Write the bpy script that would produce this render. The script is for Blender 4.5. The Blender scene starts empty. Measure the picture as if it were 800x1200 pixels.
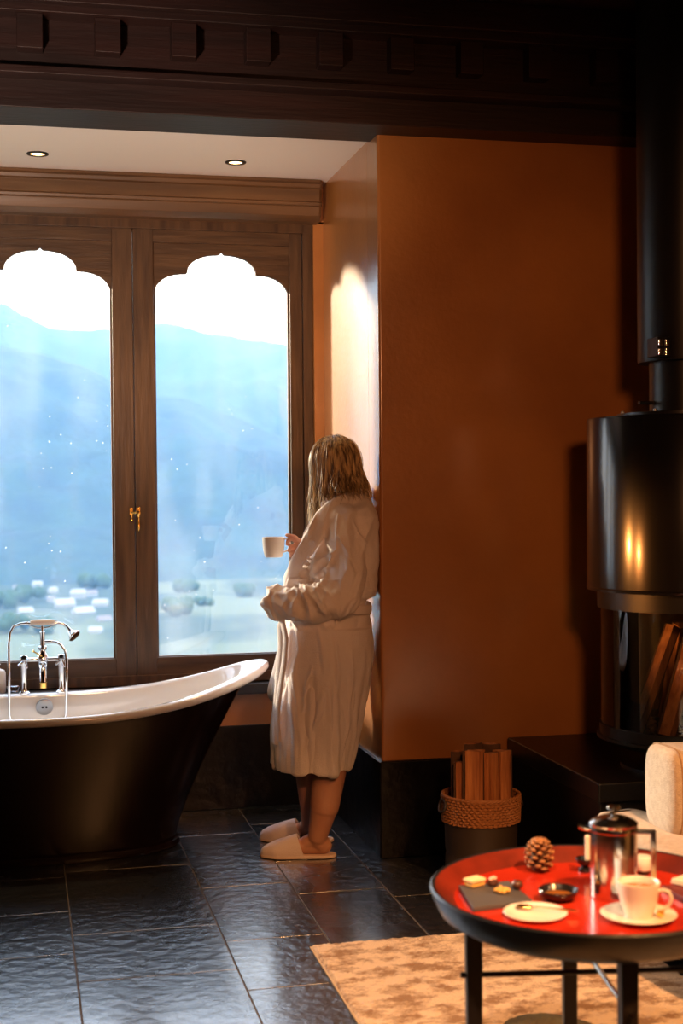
import bpy, bmesh, math, random
from math import sin, cos, pi, radians as R
from mathutils import Vector, Matrix, Euler, noise
random.seed(7)
SC = bpy.context.scene
COL = SC.collection
# ------------------------------------------------------------------ camera
W, H, F = 800, 1200, 1650.0
CAM = Vector((0, 0, 1.45))
cam_m = (Matrix.Rotation(R(-12.8), 4, 'Z') @ Matrix.Rotation(R(90 - 0.97), 4, 'X') @ Matrix.Rotation(R(-0.5), 4, 'Z'))
cd = bpy.data.cameras.new('camera'); cam = bpy.data.objects.new('camera', cd); COL.objects.link(cam)
cam.matrix_world = Matrix.Translation(CAM) @ cam_m
cd.sensor_fit = 'VERTICAL'; cd.sensor_height = 36; cd.lens = F / H * 36
cd.clip_end = 30000; cd.clip_start = 0.05
cd.dof.use_dof = True; cd.dof.focus_distance = 5.45; cd.dof.aperture_fstop = 3.2
SC.camera = cam
def ray(px, py):
    return (cam_m.to_3x3() @ Vector(((px - 400) / F, (600 - py) / F, -1)))
def PY(px, py, Y):
    d = ray(px, py); return CAM + d * (Y / d.y)
def PX(px, py, X):
    d = ray(px, py); return CAM + d * (X / d.x)
def PZ(px, py, Z):
    d = ray(px, py); return CAM + d * ((Z - 1.45) / d.z)
def PD(px, py, D):
    return CAM + ray(px, py) * D

# ------------------------------------------------------------------ geometry helpers
class G:
    def __init__(s): s.v = []; s.f = []; s.m = Matrix.Identity(4)
    def add(s, vs, fs):
        b = len(s.v); s.v += [s.m @ Vector(p) for p in vs]; s.f += [tuple(i + b for i in f) for f in fs]; return s
    def box(s, a, b):
        x0, y0, z0 = a; x1, y1, z1 = b
        return s.add([(x0,y0,z0),(x1,y0,z0),(x1,y1,z0),(x0,y1,z0),(x0,y0,z1),(x1,y0,z1),(x1,y1,z1),(x0,y1,z1)],
                     [(0,3,2,1),(4,5,6,7),(0,1,5,4),(1,2,6,5),(2,3,7,6),(3,0,4,7)])
    def rings(s, rs, closed=False, cap=True):
        n = len(rs[0]); vs = [p for r in rs for p in r]; fs = []
        m = len(rs)
        for i in range(m if closed else m - 1):
            k = (i + 1) % m
            for j in range(n):
                l = (j + 1) % n
                fs.append((i*n+j, i*n+l, k*n+l, k*n+j))
        if cap and not closed:
            fs.append(tuple(reversed(range(n)))); fs.append(tuple((m-1)*n + j for j in range(n)))
        return s.add(vs, fs)
    def lathe(s, prof, c=(0,0,0), n=32, cap=True, closed=False, rot=None):
        rs = []
        M = rot.to_3x3() if rot else Matrix.Identity(3)
        c = Vector(c)
        for r, z in prof:
            r = max(r, 1e-5)
            rs.append([c + M @ Vector((r*cos(2*pi*j/n), r*sin(2*pi*j/n), z)) for j in range(n)])
        return s.rings(rs, closed, cap)
    def tube(s, pts, rad, n=8, sx=1.0, up=None, closed=False):
        pts = [Vector(p) for p in pts]; m = len(pts)
        if not hasattr(rad, '__len__'): rad = [rad] * m
        rs = []; prev = None
        for i in range(m):
            t = (pts[(i+1) % m] - pts[i-1]) if closed else (pts[min(i+1, m-1)] - pts[max(i-1, 0)])
            if t.length < 1e-9: t = Vector((0,0,1))
            t.normalize()
            if prev is None:
                a = Vector(up) if up else (Vector((0,0,1)) if abs(t.z) < .9 else Vector((1,0,0)))
            else: a = prev
            a = (a - t * a.dot(t))
            if a.length < 1e-6: a = t.orthogonal()
            a.normalize(); b = t.cross(a); prev = a
            rs.append([pts[i] + (a * cos(2*pi*j/n) * sx + b * sin(2*pi*j/n)) * rad[i] for j in range(n)])
        return s.rings(rs, closed)
    def ell(s, c, r, rot=None, n=20, m=12):
        if not hasattr(r, '__len__'): r = (r, r, r)
        M = rot.to_3x3() if rot else Matrix.Identity(3); c = Vector(c); rs = []
        for i in range(m + 1):
            a = -pi/2 + pi * i / m
            k = max(cos(a), 1e-3)
            rs.append([c + M @ Vector((r[0]*k*cos(2*pi*j/n), r[1]*k*sin(2*pi*j/n), r[2]*sin(a))) for j in range(n)])
        return s.rings(rs)
    def cap(s, p, q, a, b, n=28):
        p = Vector(p); q = Vector(q); t = q - p; L = t.length; t = t / L if L > 1e-9 else Vector((0,0,1))
        u = t.orthogonal().normalized(); w = t.cross(u); rs = []
        for k in range(5):
            an = -pi/2 + (pi/2) * k / 4; rr = max(a*cos(an), 1e-4); o = p + t * a * sin(an)
            rs.append([o + (u*cos(2*pi*j/n) + w*sin(2*pi*j/n))*rr for j in range(n)])
        for k in range(5):
            an = (pi/2) * k / 4; rr = max(b*cos(an), 1e-4); o = q + t * b * sin(an)
            rs.append([o + (u*cos(2*pi*j/n) + w*sin(2*pi*j/n))*rr for j in range(n)])
        return s.rings(rs)
    def prism(s, out, fn0, fn1):
        n = len(out); vs = [fn0(p) for p in out] + [fn1(p) for p in out]
        fs = [tuple(reversed(range(n))), tuple(range(n, 2*n))] + [(i, (i+1) % n, n + (i+1) % n, n + i) for i in range(n)]
        return s.add(vs, fs)
    def build(s, name, mat, parent=None, smooth=True, ang=40, bevel=0, sub=0, seg=2):
        me = bpy.data.meshes.new(name)
        me.from_pydata([tuple(v) for v in s.v], [], s.f)
        bm = bmesh.new(); bm.from_mesh(me); bmesh.ops.recalc_face_normals(bm, faces=bm.faces); bm.to_mesh(me); bm.free()
        if smooth:
            me.polygons.foreach_set('use_smooth', [True]*len(me.polygons)); me.set_sharp_from_angle(angle=R(ang))
        me.materials.append(mat)
        o = bpy.data.objects.new(name, me); COL.objects.link(o)
        if bevel:
            b = o.modifiers.new('bevel', 'BEVEL'); b.width = bevel; b.segments = seg; b.limit_method = 'ANGLE'; b.angle_limit = R(35); b.harden_normals = smooth
        if sub:
            b = o.modifiers.new('sub', 'SUBSURF'); b.levels = sub; b.render_levels = sub
        if parent: o.parent = parent
        return o
def remeshed(g, voxel, smooth=3, fac=.5):
    me = bpy.data.meshes.new('t'); me.from_pydata([tuple(v) for v in g.v], [], g.f)
    bm = bmesh.new(); bm.from_mesh(me); bmesh.ops.recalc_face_normals(bm, faces=bm.faces); bm.to_mesh(me); bm.free()
    o = bpy.data.objects.new('t', me); COL.objects.link(o)
    r = o.modifiers.new('r', 'REMESH'); r.mode = 'VOXEL'; r.voxel_size = voxel
    if smooth:
        k = o.modifiers.new('s', 'SMOOTH'); k.iterations = smooth; k.factor = fac
    dg = bpy.context.evaluated_depsgraph_get(); ev = o.evaluated_get(dg)
    out = bpy.data.meshes.new_from_object(ev)
    bpy.data.objects.remove(o); bpy.data.meshes.remove(me)
    out.polygons.foreach_set('use_smooth', [True]*len(out.polygons))
    return out
def obj(name, me, mat, parent=None):
    me.materials.clear(); me.materials.append(mat)
    o = bpy.data.objects.new(name, me); COL.objects.link(o)
    if parent: o.parent = parent
    return o
def tag(o, label, cat, group=None, kind=None):
    o['label'] = label; o['category'] = cat
    if group: o['group'] = group
    if kind: o['kind'] = kind
    return o
def thing(name, loc, label, cat, group=None):
    """Empty at the thing's base; its parts are built in world coordinates and hang from it."""
    o = bpy.data.objects.new(name, None); COL.objects.link(o); o.location = loc; o.empty_display_size = .05
    return tag(o, label, cat, group)
def adopt(root):
    bpy.context.view_layer.update()
    for ch in root.children: ch.matrix_parent_inverse = root.matrix_world.inverted()
def struct(o, label=None, cat=None):
    o['kind'] = 'structure'
    if label: o['label'] = label; o['category'] = cat
    return o
def copy_tree(o, parent=None):
    c = o.copy(); COL.objects.link(c)
    if parent: c.parent = parent
    for ch in list(o.children): copy_tree(ch, c)
    return c

# ------------------------------------------------------------------ materials
def M(name, col, rough=.5, metal=0, var=None, vscale=5, bump=0, bscale=50, stretch=(1,1,1), coat=0, coatr=.1, sheen=0, spec=.5,
      bdetail=6, trans=0, sss=0, rvar=0, vdet=5, vlo=.35, vhi=.65, ior=1.5):
    m = bpy.data.materials.new(name); m.use_nodes = True; nt = m.node_tree; N = nt.nodes; L = nt.links
    b = N['Principled BSDF']; b.inputs['Base Color'].default_value = (*col, 1); b.inputs['Roughness'].default_value = rough
    b.inputs['Metallic'].default_value = metal; b.inputs['Coat Weight'].default_value = coat; b.inputs['Coat Roughness'].default_value = coatr
    b.inputs['Sheen Weight'].default_value = sheen; b.inputs['Specular IOR Level'].default_value = spec
    b.inputs['Transmission Weight'].default_value = trans; b.inputs['IOR'].default_value = ior
    if sss:
        b.inputs['Subsurface Weight'].default_value = sss; b.inputs['Subsurface Radius'].default_value = (1, .35, .2); b.inputs['Subsurface Scale'].default_value = .01
    tc = N.new('ShaderNodeTexCoord'); mp = N.new('ShaderNodeMapping'); mp.inputs['Scale'].default_value = stretch
    L.new(tc.outputs['Object'], mp.inputs['Vector'])
    if var:
        n = N.new('ShaderNodeTexNoise'); n.inputs['Scale'].default_value = vscale; n.inputs['Detail'].default_value = vdet
        L.new(mp.outputs['Vector'], n.inputs['Vector'])
        r = N.new('ShaderNodeValToRGB'); r.color_ramp.elements[0].position = vlo; r.color_ramp.elements[1].position = vhi
        r.color_ramp.elements[0].color = (*var, 1); r.color_ramp.elements[1].color = (*col, 1)
        L.new(n.outputs['Fac'], r.inputs['Fac']); L.new(r.outputs['Color'], b.inputs['Base Color'])
    if bump:
        n = N.new('ShaderNodeTexNoise'); n.inputs['Scale'].default_value = bscale; n.inputs['Detail'].default_value = bdetail
        L.new(mp.outputs['Vector'], n.inputs['Vector'])
        bp = N.new('ShaderNodeBump'); bp.inputs['Strength'].default_value = 1; bp.inputs['Distance'].default_value = bump
        L.new(n.outputs['Fac'], bp.inputs['Height']); L.new(bp.outputs['Normal'], b.inputs['Normal'])
        if rvar:
            mr = N.new('ShaderNodeMapRange'); mr.inputs['To Min'].default_value = rough - rvar; mr.inputs['To Max'].default_value = rough + rvar
            n2 = N.new('ShaderNodeTexNoise'); n2.inputs['Scale'].default_value = 3; n2.inputs['Detail'].default_value = 6
            L.new(tc.outputs['Object'], n2.inputs['Vector']); L.new(n2.outputs['Fac'], mr.inputs['Value']); L.new(mr.outputs['Result'], b.inputs['Roughness'])
    return m
m_plaster = M('ochre_plaster', (.50,.205,.050), .34, var=(.39,.15,.034), vscale=2.2, bump=.0011, bscale=44, bdetail=6, rvar=.06, spec=.7, coat=1.0, coatr=.2)
m_white = M('white_ceiling_paint', (.84,.79,.74), .7, bump=.0006, bscale=60)
m_slate = M('slate_tile', (.007,.011,.018), .28, var=(.012,.017,.026), vscale=7, bump=.010, bscale=22, bdetail=10, rvar=.07, spec=.9, coat=1.0, coatr=.18, ior=1.85)
m_slate.node_tree.nodes['Principled BSDF'].inputs['Coat IOR'].default_value = 1.8
m_grout = M('grout', (.13,.12,.11), .9, bump=.001)
m_skirt = M('black_lacquered_plaster', (.004,.004,.006), .28, bump=.006, bscale=12, bdetail=8, spec=.3)
m_beam = M('dark_red_beam_wood', (.026,.008,.006), .5, var=(.014,.005,.004), vscale=6, stretch=(.25,3,3), bump=.0015, bscale=30)
m_frame = M('brown_window_wood', (.105,.056,.025), .40, var=(.040,.019,.009), vscale=9, stretch=(4,4,.35), bump=.0015, bscale=22, vlo=.3, vhi=.7)
m_frame_h = M('brown_rail_wood', (.105,.056,.025), .40, var=(.040,.019,.009), vscale=9, stretch=(.35,4,4), bump=.0015, bscale=22, vlo=.3, vhi=.7)
m_header = M('olive_brown_header_wood', (.15,.075,.028), .42, var=(.09,.045,.018), vscale=5, stretch=(.3,3,3), bump=.001, bscale=24)
m_sill = M('dark_sill_stone', (.03,.035,.045), .3, bump=.0006)
m_brass = M('polished_brass', (.95,.62,.17), .18, 1)
m_enamel = M('white_enamel', (.86,.85,.83), .12, spec=.6, coat=.5, coatr=.04)
m_tub = M('dark_tub_paint', (.009,.003,.0025), .26, spec=.22, bump=.0003, bscale=9)
m_chrome = M('chrome', (.82,.84,.87), .07, 1)
m_satin = M('satin_metal', (.42,.43,.44), .38, 1)
m_ceramic = M('white_ceramic', (.84,.80,.74), .2, spec=.5, coat=.3)
m_rubber = M('black_rubber', (.01,.01,.01), .6)
m_robe = M('white_terry_robe', (.88,.82,.80), .85, sheen=.2, bump=.003, bscale=260, bdetail=3)
m_slip = M('pale_terry_slipper', (.80,.68,.66), .9, sheen=.3, bump=.0018, bscale=420, bdetail=2)
m_sole = M('slipper_sole', (.78,.62,.54), .8)
m_skin = M('skin', (.62,.33,.22), .5, var=(.56,.27,.18), vscale=9, sss=.15, bump=.0002, bscale=200)
m_eye = M('eye_white', (.8,.8,.8), .1); m_iris = M('iris', (.05,.09,.1), .1); m_lip = M('lips', (.5,.14,.12), .4)
m_brow = M('eyebrow_hair', (.16,.09,.04), .7)
m_hair = M('dark_blond_hair', (.70,.50,.25), .40, var=(.11,.060,.024), vscale=80, stretch=(1,1,.10), bump=.001, bscale=220, spec=.6, vlo=.38, vhi=.62)
m_stove = M('black_enamelled_steel', (.006,.006,.007), .20, spec=.5, coat=.3, coatr=.10)
m_steelblack = M('black_steel', (.006,.006,.007), .36, 0, spec=.4)
m_log = M('split_firewood', (.55,.22,.07), .8, var=(.24,.075,.022), vscale=14, stretch=(3,3,.25), bump=.006, bscale=26, vlo=.32, vhi=.68)
m_bark = M('firewood_bark', (.075,.035,.018), .95, bump=.008, bscale=34)
m_wick = M('woven_wicker', (.30,.12,.04), .65, bump=.002, bscale=90)
m_leather = M('dark_basket_liner', (.030,.018,.010), .6, bump=.001, bscale=40)
m_hearth = M('black_hearth_stone', (.005,.005,.006), .35, bump=.001, bscale=18)
m_red = M('red_lacquer', (.55,.035,.012), .22, var=(.42,.022,.010), vscale=6, coat=.5, coatr=.12, bump=.0004, bscale=20)
m_redwall = M('worn_red_lacquer_wall', (.20,.022,.010), .35, var=(.09,.012,.006), vscale=9, bump=.0006, bscale=30)
m_lacq = M('blue_black_lacquer', (.012,.014,.020), .3, spec=.6, bump=.0012, bscale=30)
m_legw = M('dark_table_leg_wood', (.012,.007,.006), .45)
m_slateboard = M('grey_slate_board', (.07,.068,.07), .55, bump=.001, bscale=60)
m_press = M('brushed_steel', (.78,.77,.74), .14, 1)
m_cone = M('pine_cone_core', (.05,.022,.010), .8); m_scale = M('pine_cone_scale', (.42,.20,.07), .7, var=(.20,.08,.03), vscale=60)
m_cake = M('pale_cake', (.80,.60,.33), .8, bump=.003, bscale=160); m_choc = M('dark_chocolate', (.07,.022,.010), .3)
m_gold = M('golden_crumble', (.75,.42,.10), .7, bump=.005, bscale=140); m_pink = M('pale_pink_icing', (.8,.5,.4), .5)
m_coffee = M('coffee', (.30,.11,.02), .08)
m_wax = M('white_candle_wax', (.85,.76,.66), .45, sss=.2)
m_dark = M('black_glazed_pottery', (.012,.010,.010), .22)
m_book = M('dark_red_leather', (.14,.02,.02), .45); m_paper = M('paper', (.8,.72,.6), .9)
m_uph = M('cream_bouclé_fabric', (.66,.55,.45), .95, var=(.56,.45,.36), vscale=60, sheen=.2, bump=.003, bscale=240, bdetail=3)
m_piping = M('tan_piping', (.36,.22,.12), .8)
m_rug = M('beige_rug_pile', (.92,.74,.53), .95, var=(.36,.20,.09), vscale=11, vdet=12, sheen=.2, bump=.010, bscale=170, bdetail=6, vlo=.40, vhi=.55, stretch=(1,1.5,1))
for n_ in m_rug.node_tree.nodes:
    if n_.type == 'TEX_NOISE' and n_.inputs['Scale'].default_value < 20: n_.inputs['Roughness'].default_value = .64
m_rugrim = M('rug_binding', (.6,.46,.3), .9)
m_soap = M('soap_bottle_plastic', (.85,.83,.80), .35)
m_forest = M('hillside_forest', (.035,.075,.062), .95, var=(.022,.045,.05), vscale=.012, vdet=9, bump=8, bscale=.03)
m_field = M('valley_fields', (.14,.155,.085), .95, var=(.035,.06,.04), vscale=.006, vdet=4, vlo=.45, vhi=.55, stretch=(1,.5,1))
m_house = M('white_house_wall', (.42,.41,.40), .8); m_roof = M('house_roof', (.28,.22,.22), .7); m_tree = M('tree_crown', (.05,.09,.04), .95)

def glass_pane(name, dirt=True):
    m = bpy.data.materials.new(name); m.use_nodes = True; nt = m.node_tree; N = nt.nodes; L = nt.links
    for n in list(N): N.remove(n)
    out = N.new('ShaderNodeOutputMaterial'); tr = N.new('ShaderNodeBsdfTransparent'); gl = N.new('ShaderNodeBsdfGlossy')
    gl.inputs['Roughness'].default_value = .0
    fr = N.new('ShaderNodeFresnel'); fr.inputs['IOR'].default_value = 1.75
    mx = N.new('ShaderNodeMixShader'); L.new(fr.outputs[0], mx.inputs[0]); L.new(tr.outputs[0], mx.inputs[1]); L.new(gl.outputs[0], mx.inputs[2])
    tr.inputs['Color'].default_value = (.93,.96,.97,1)
    last = mx.outputs[0]
    if dirt:   # dried water marks and dust on the glass
        tc = N.new('ShaderNodeTexCoord'); d = N.new('ShaderNodeBsdfTranslucent'); d.inputs['Color'].default_value = (.9,.9,.9,1)
        mp = N.new('ShaderNodeMapping'); mp.inputs['Scale'].default_value = (1.4,1,.35); L.new(tc.outputs['Object'], mp.inputs['Vector'])
        n = N.new('ShaderNodeTexNoise'); n.inputs['Scale'].default_value = 3.5; n.inputs['Detail'].default_value = 7; L.new(mp.outputs[0], n.inputs['Vector'])
        r = N.new('ShaderNodeMapRange'); r.inputs['From Min'].default_value = .42; r.inputs['From Max'].default_value = .75; r.inputs['To Max'].default_value = .10
        L.new(n.outputs['Fac'], r.inputs['Value'])
        v = N.new('ShaderNodeTexVoronoi'); v.inputs['Scale'].default_value = 26; L.new(tc.outputs['Object'], v.inputs['Vector'])
        r2 = N.new('ShaderNodeMapRange'); r2.inputs['From Min'].default_value = .10; r2.inputs['From Max'].default_value = .06; r2.inputs['To Max'].default_value = .45
        L.new(v.outputs['Distance'], r2.inputs['Value'])
        n3 = N.new('ShaderNodeTexNoise'); n3.inputs['Scale'].default_value = 4; L.new(tc.outputs['Object'], n3.inputs['Vector'])
        g3 = N.new('ShaderNodeMath'); g3.operation = 'GREATER_THAN'; g3.inputs[1].default_value = .54; L.new(n3.outputs['Fac'], g3.inputs[0])
        mu = N.new('ShaderNodeMath'); mu.operation = 'MULTIPLY'; L.new(r2.outputs[0], mu.inputs[0]); L.new(g3.outputs[0], mu.inputs[1])
        ad = N.new('ShaderNodeMath'); ad.operation = 'MAXIMUM'; L.new(r.outputs[0], ad.inputs[0]); L.new(mu.outputs[0], ad.inputs[1])
        m2 = N.new('ShaderNodeMixShader'); L.new(ad.outputs[0], m2.inputs[0]); L.new(last, m2.inputs[1]); L.new(d.outputs[0], m2.inputs[2]); last = m2.outputs[0]
    L.new(last, out.inputs['Surface'])
    return m
m_glass = glass_pane('window_glass'); m_sglass = glass_pane('stove_glass', False)
def emis(name, col, s):
    m = bpy.data.materials.new(name); m.use_nodes = True; b = m.node_tree.nodes['Principled BSDF']
    b.inputs['Base Color'].default_value = (*col, 1); b.inputs['Emission Color'].default_value = (*col, 1); b.inputs['Emission Strength'].default_value = s
    return m
m_bulb = emis('warm_bulb', (1,.62,.25), 14)

# ------------------------------------------------------------------ the room
XR, YW, YF = 1.365, 6.34, 5.33          # reveal plane, window wall plane, plaster wall plane
ZC, ZT = 2.835, 3.25                   # alcove ceiling, room ceiling
XL, XE, YB = -2.6, 3.7, -2.6
# slate floor of individually laid tiles over a grout bed
g = G(); xs = [XL-.2,-2.15,-1.65,-1.2,-.85,-.5,-.18,.145,.62,.945,1.27,1.75,2.2,2.7,3.2,XE+.2]
rt = random.Random(3)
for i in range(len(xs)-1):
    y = YB - .2 - rt.random()*.6
    while y < YW + .2:
        L_ = rt.choice([.45,.62,.78,.95]); y2 = y + L_
        parts = [(xs[i], xs[i+1])]
        if rt.random() < .28 and xs[i+1]-xs[i] > .4: mid = xs[i] + (xs[i+1]-xs[i])*rt.choice([.35,.65]); parts = [(xs[i], mid), (mid, xs[i+1])]
        for a, b in parts:
            e = .0022; k = .0012
            z = [rt.uniform(-k, k*.2) for _ in range(4)]
            vs = [(a+e,y+e,-.02),(b-e,y+e,-.02),(b-e,y2-e,-.02),(a+e,y2-e,-.02)] + [(a+e,y+e,z[0]),(b-e,y+e,z[1]),(b-e,y2-e,z[2]),(a+e,y2-e,z[3])]
            g.add(vs, [(0,3,2,1),(4,5,6,7),(0,1,5,4),(1,2,6,5),(2,3,7,6),(3,0,4,7)])
        y = y2
fl = struct(g.build('floor', m_slate, smooth=True, bevel=.0015, seg=1), 'dark slate tiled floor', 'floor')
struct(G().box((XL-.2,YB-.2,-.2),(XE+.2,YW+.3,-.004)).build('floor_bed', m_grout, fl, smooth=False))
# plaster walls
struct(G().box((XR,YF,0),(XE+.2,YF+.18,ZT)).build('wall_front', m_plaster, bevel=.012, seg=3), 'ochre plaster wall right of the window alcove', 'wall')
struct(G().box((XR,YF+.17,0),(XR+.2,YW+.3,ZT)).build('wall_reveal', m_plaster), 'side wall of the window alcove', 'wall')
struct(G().box((XL-.2,YB-.2,0),(XL,YW+.3,ZT)).build('wall_left', m_plaster), 'left wall of the room', 'wall')
struct(G().box((XE,YB-.2,0),(XE+.2,YF+.1,ZT)).build('wall_right', m_plaster), 'right wall of the room', 'wall')
struct(G().box((XL-.2,YB-.2,0),(XE+.2,YB,ZT)).build('wall_rear', m_plaster), 'rear wall of the room', 'wall')
struct(G().box((XL-.2,YB-.2,ZT),(XE+.2,YF+.2,ZT+.15)).build('ceiling', m_beam), 'dark timber ceiling of the room', 'ceiling')
struct(G().box((XL-.2,YF-.02,ZC),(XR+.1,YW+.3,ZC+.1)).build('ceiling_alcove', m_white), 'white ceiling of the window alcove', 'ceiling')
# window opening: from the frame outline in the wall plane
YG = YW + .075
fx1 = PY(367.5, 520, YW+.03).x; fz1 = PY(250, 260, YW+.03).z; fz0 = PY(250, 801, YW).z
pb = PY(250, 766, YG).z
aR, aL = PY(338.5, 520, YG).x, PY(182, 520, YG).x
pw = aR - aL
bR = PY(131.5, 520, YG).x; bL = bR - pw
meet = (aL + bR) / 2; gapm = aL - bR
pitch = 2 * (pw + gapm / 2) + .12        # from one pair of leaves to the next
fx0 = bL - .06 - pitch
za = PY(258, 300, YG).z; za = max(za, PY(44, 295, YG).z)
struct(G().box((XL-.2,YW,0),(XR+.1,YW+.22,fz0)).box((XL-.2,YW,fz1),(XR+.1,YW+.22,ZT)).box((fx1,YW,fz0-.01),(XR+.1,YW+.22,fz1+.01)).box((XL-.2,YW,fz0-.01),(fx0,YW+.22,fz1+.01))
       .build('wall_window', m_plaster), 'plaster wall around the window', 'wall')
# black skirting with rough lacquer
zs = PY(446, 893, YF-.02).z
struct(G().box((XR-.012,YF-.022,0),(XE,YF+.01,zs)).build('baseboard_front', m_skirt, bevel=.006), 'black painted wall base of the plaster wall', 'baseboard')
struct(G().box((XR-.014,YF-.018,0),(XR+.01,YW+.01,zs-.002)).build('baseboard_reveal', m_skirt, bevel=.004), 'black painted wall base of the alcove side', 'baseboard')
struct(G().box((XL,YW-.015,0),(XR,YW+.01,PY(290,850,YW-.015).z)).build('baseboard_window', m_skirt, bevel=.004), 'black painted wall base under the window', 'baseboard')
# window sill board
struct(G().box((XL,YW-.055,PY(300,813,YW-.05).z),(fx1+.005,YW+.12,fz0)).build('trim_1', m_sill, bevel=.004), 'dark stone sill under the window', 'window sill')
# header moulding above the window
zc0, zc1 = PY(200, 252, YW-.12).z, ZC
prof = [(0,0),(-.07,0),(-.105,.02),(-.118,.05),(-.12,.06),(-.132,.062),(-.136,.075),(-.128,.08),(-.128,.135),(-.14,.14),(-.146,.155),(-.136,.165),(-.136,zc1-zc0),(0,zc1-zc0)]
g = G(); xr = XR - .03
rs = []
for x in (XL, xr-.012, xr):
    k = 1 if x < xr else .93
    rs.append([Vector((x, YW + p[0]*k, zc0 + p[1])) for p in prof])
g.rings(rs)
struct(g.build('trim_2', m_header, bevel=.002, ang=25), 'olive brown moulded timber header above the window', 'window header')
# beam with ledges and dentils across the room
Yb = [YF, PZ(0,120,ZC).y]
zl = PY(0, 91, Yb[1]).z; Yl = PZ(0, 83, zl).y
g = G().box((XL,Yb[1],ZC-.012),(XE,YF+.12,zl+.01))
g.box((XL,Yl,zl),(XE,YF+.1,zl+.028)); g.box((XL,Yl+.03,zl+.02),(XE,YF+.1,3.16))
g.box((XL,Yl-.10,3.145),(XE,YF+.1,ZT)); g.box((XL,Yl-.06,3.12),(XE,YF+.1,3.15))
bmo = struct(g.build('beam', m_beam, bevel=.004), 'dark carved timber beam over the alcove', 'beam')
x = PY(35, 50, Yl-.02).x - .27*8
for i in range(24):
    if XL < x < XE-.2:
        G().box((x-.045,Yl-.035,3.0),(x+.045,Yl+.04,3.121)).build('dentil', m_beam, bmo, bevel=.003)
    x += .27
for i, y in enumerate((3.6, 2.2, .8, -.6)):
    struct(G().box((XL,y-.11,ZT-.16),(XE,y+.11,ZT+.01)).build('ceiling_joist', m_beam, bevel=.008), 'dark ceiling joist', 'beam')

# ------------------------------------------------------------------ the window
win = bpy.data.objects.new('window_1', None); COL.objects.link(win); win['kind'] = 'structure'
win['label'] = 'dark wooden casement window with cusped tops facing the valley'; win['category'] = 'window'
def cusp(x0, x1, zb, zt, n=10):
    """outline of a pane with a trefoil-like head, counter-clockwise from bottom left"""
    w = x1 - x0; zsld = zt - .088; r1 = w*.24; r2 = .085
    a = x0 + w*.245; b = x1 - w*.245; c = (a+b)/2
    pts = [(x0, zb), (x1, zb)]
    rx, rz = x1 - b, .098
    for k in range(n+1):
        t = k/n*pi/2; pts.append((b + rx*cos(t)**.8 if k < n else b+.004, zsld - rz + rz*sin(t)))
    pts.append((b, zsld+.006))
    hr = b - a
    q = hr*.43
    for k in range(n+1):
        t = k/n*pi/2; pts.append((b - q + q*cos(t), zsld + .008 + (zt - zsld - .008)*sin(t)))
    pts.append((c + .012, zt+.001)); pts.append((c, zt + .012)); pts.append((c - .012, zt+.001))
    for k in range(n+1):
        t = pi/2 + k/n*pi/2; pts.append((a + q + q*cos(t), zsld + .008 + (zt - zsld - .008)*sin(t)))
    pts.append((a, zsld+.006))
    for k in range(n+1):
        t = pi/2 + k/n*pi/2; cc = cos(t)
        pts.append((a + rx*(-(abs(cc)**.8)) if k > 0 else a-.004, zsld - rz + rz*sin(t)))
    return pts
def plate_with_hole(outer, hole, y0, y1, g):
    bm = bmesh.new()
    ov = [bm.verts.new((p[0], y0, p[1])) for p in outer]; hv = [bm.verts.new((p[0], y0, p[1])) for p in hole]
    es = [bm.edges.new((ov[i], ov[(i+1) % len(ov)])) for i in range(len(ov))] + [bm.edges.new((hv[i], hv[(i+1) % len(hv)])) for i in range(len(hv))]
    bmesh.ops.triangle_fill(bm, edges=es, use_beauty=True, normal=(0,-1,0))
    # keep only faces outside the hole
    def inside(x, z):
        c = False; n = len(hole); j = n-1
        for i in range(n):
            xi, zi = hole[i]; xj, zj = hole[j]
            if (zi > z) != (zj > z) and x < (xj-xi)*(z-zi)/(zj-zi) + xi: c = not c
            j = i
        return c
    for f in list(bm.faces):
        c = f.calc_center_median()
        if inside(c.x, c.z): bm.faces.remove(f)
    bmesh.ops.dissolve_limit(bm, angle_limit=.01, verts=bm.verts, edges=bm.edges) if False else None
    r = bmesh.ops.extrude_face_region(bm, geom=bm.faces[:])
    for v in r['geom']:
        if isinstance(v, bmesh.types.BMVert): v.co.y = y1
    bm.verts.index_update()
    g.add([v.co.copy() for v in bm.verts], [tuple(v.index for v in f.verts) for f in bm.faces]); bm.free()
yf = YW + .03
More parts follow.
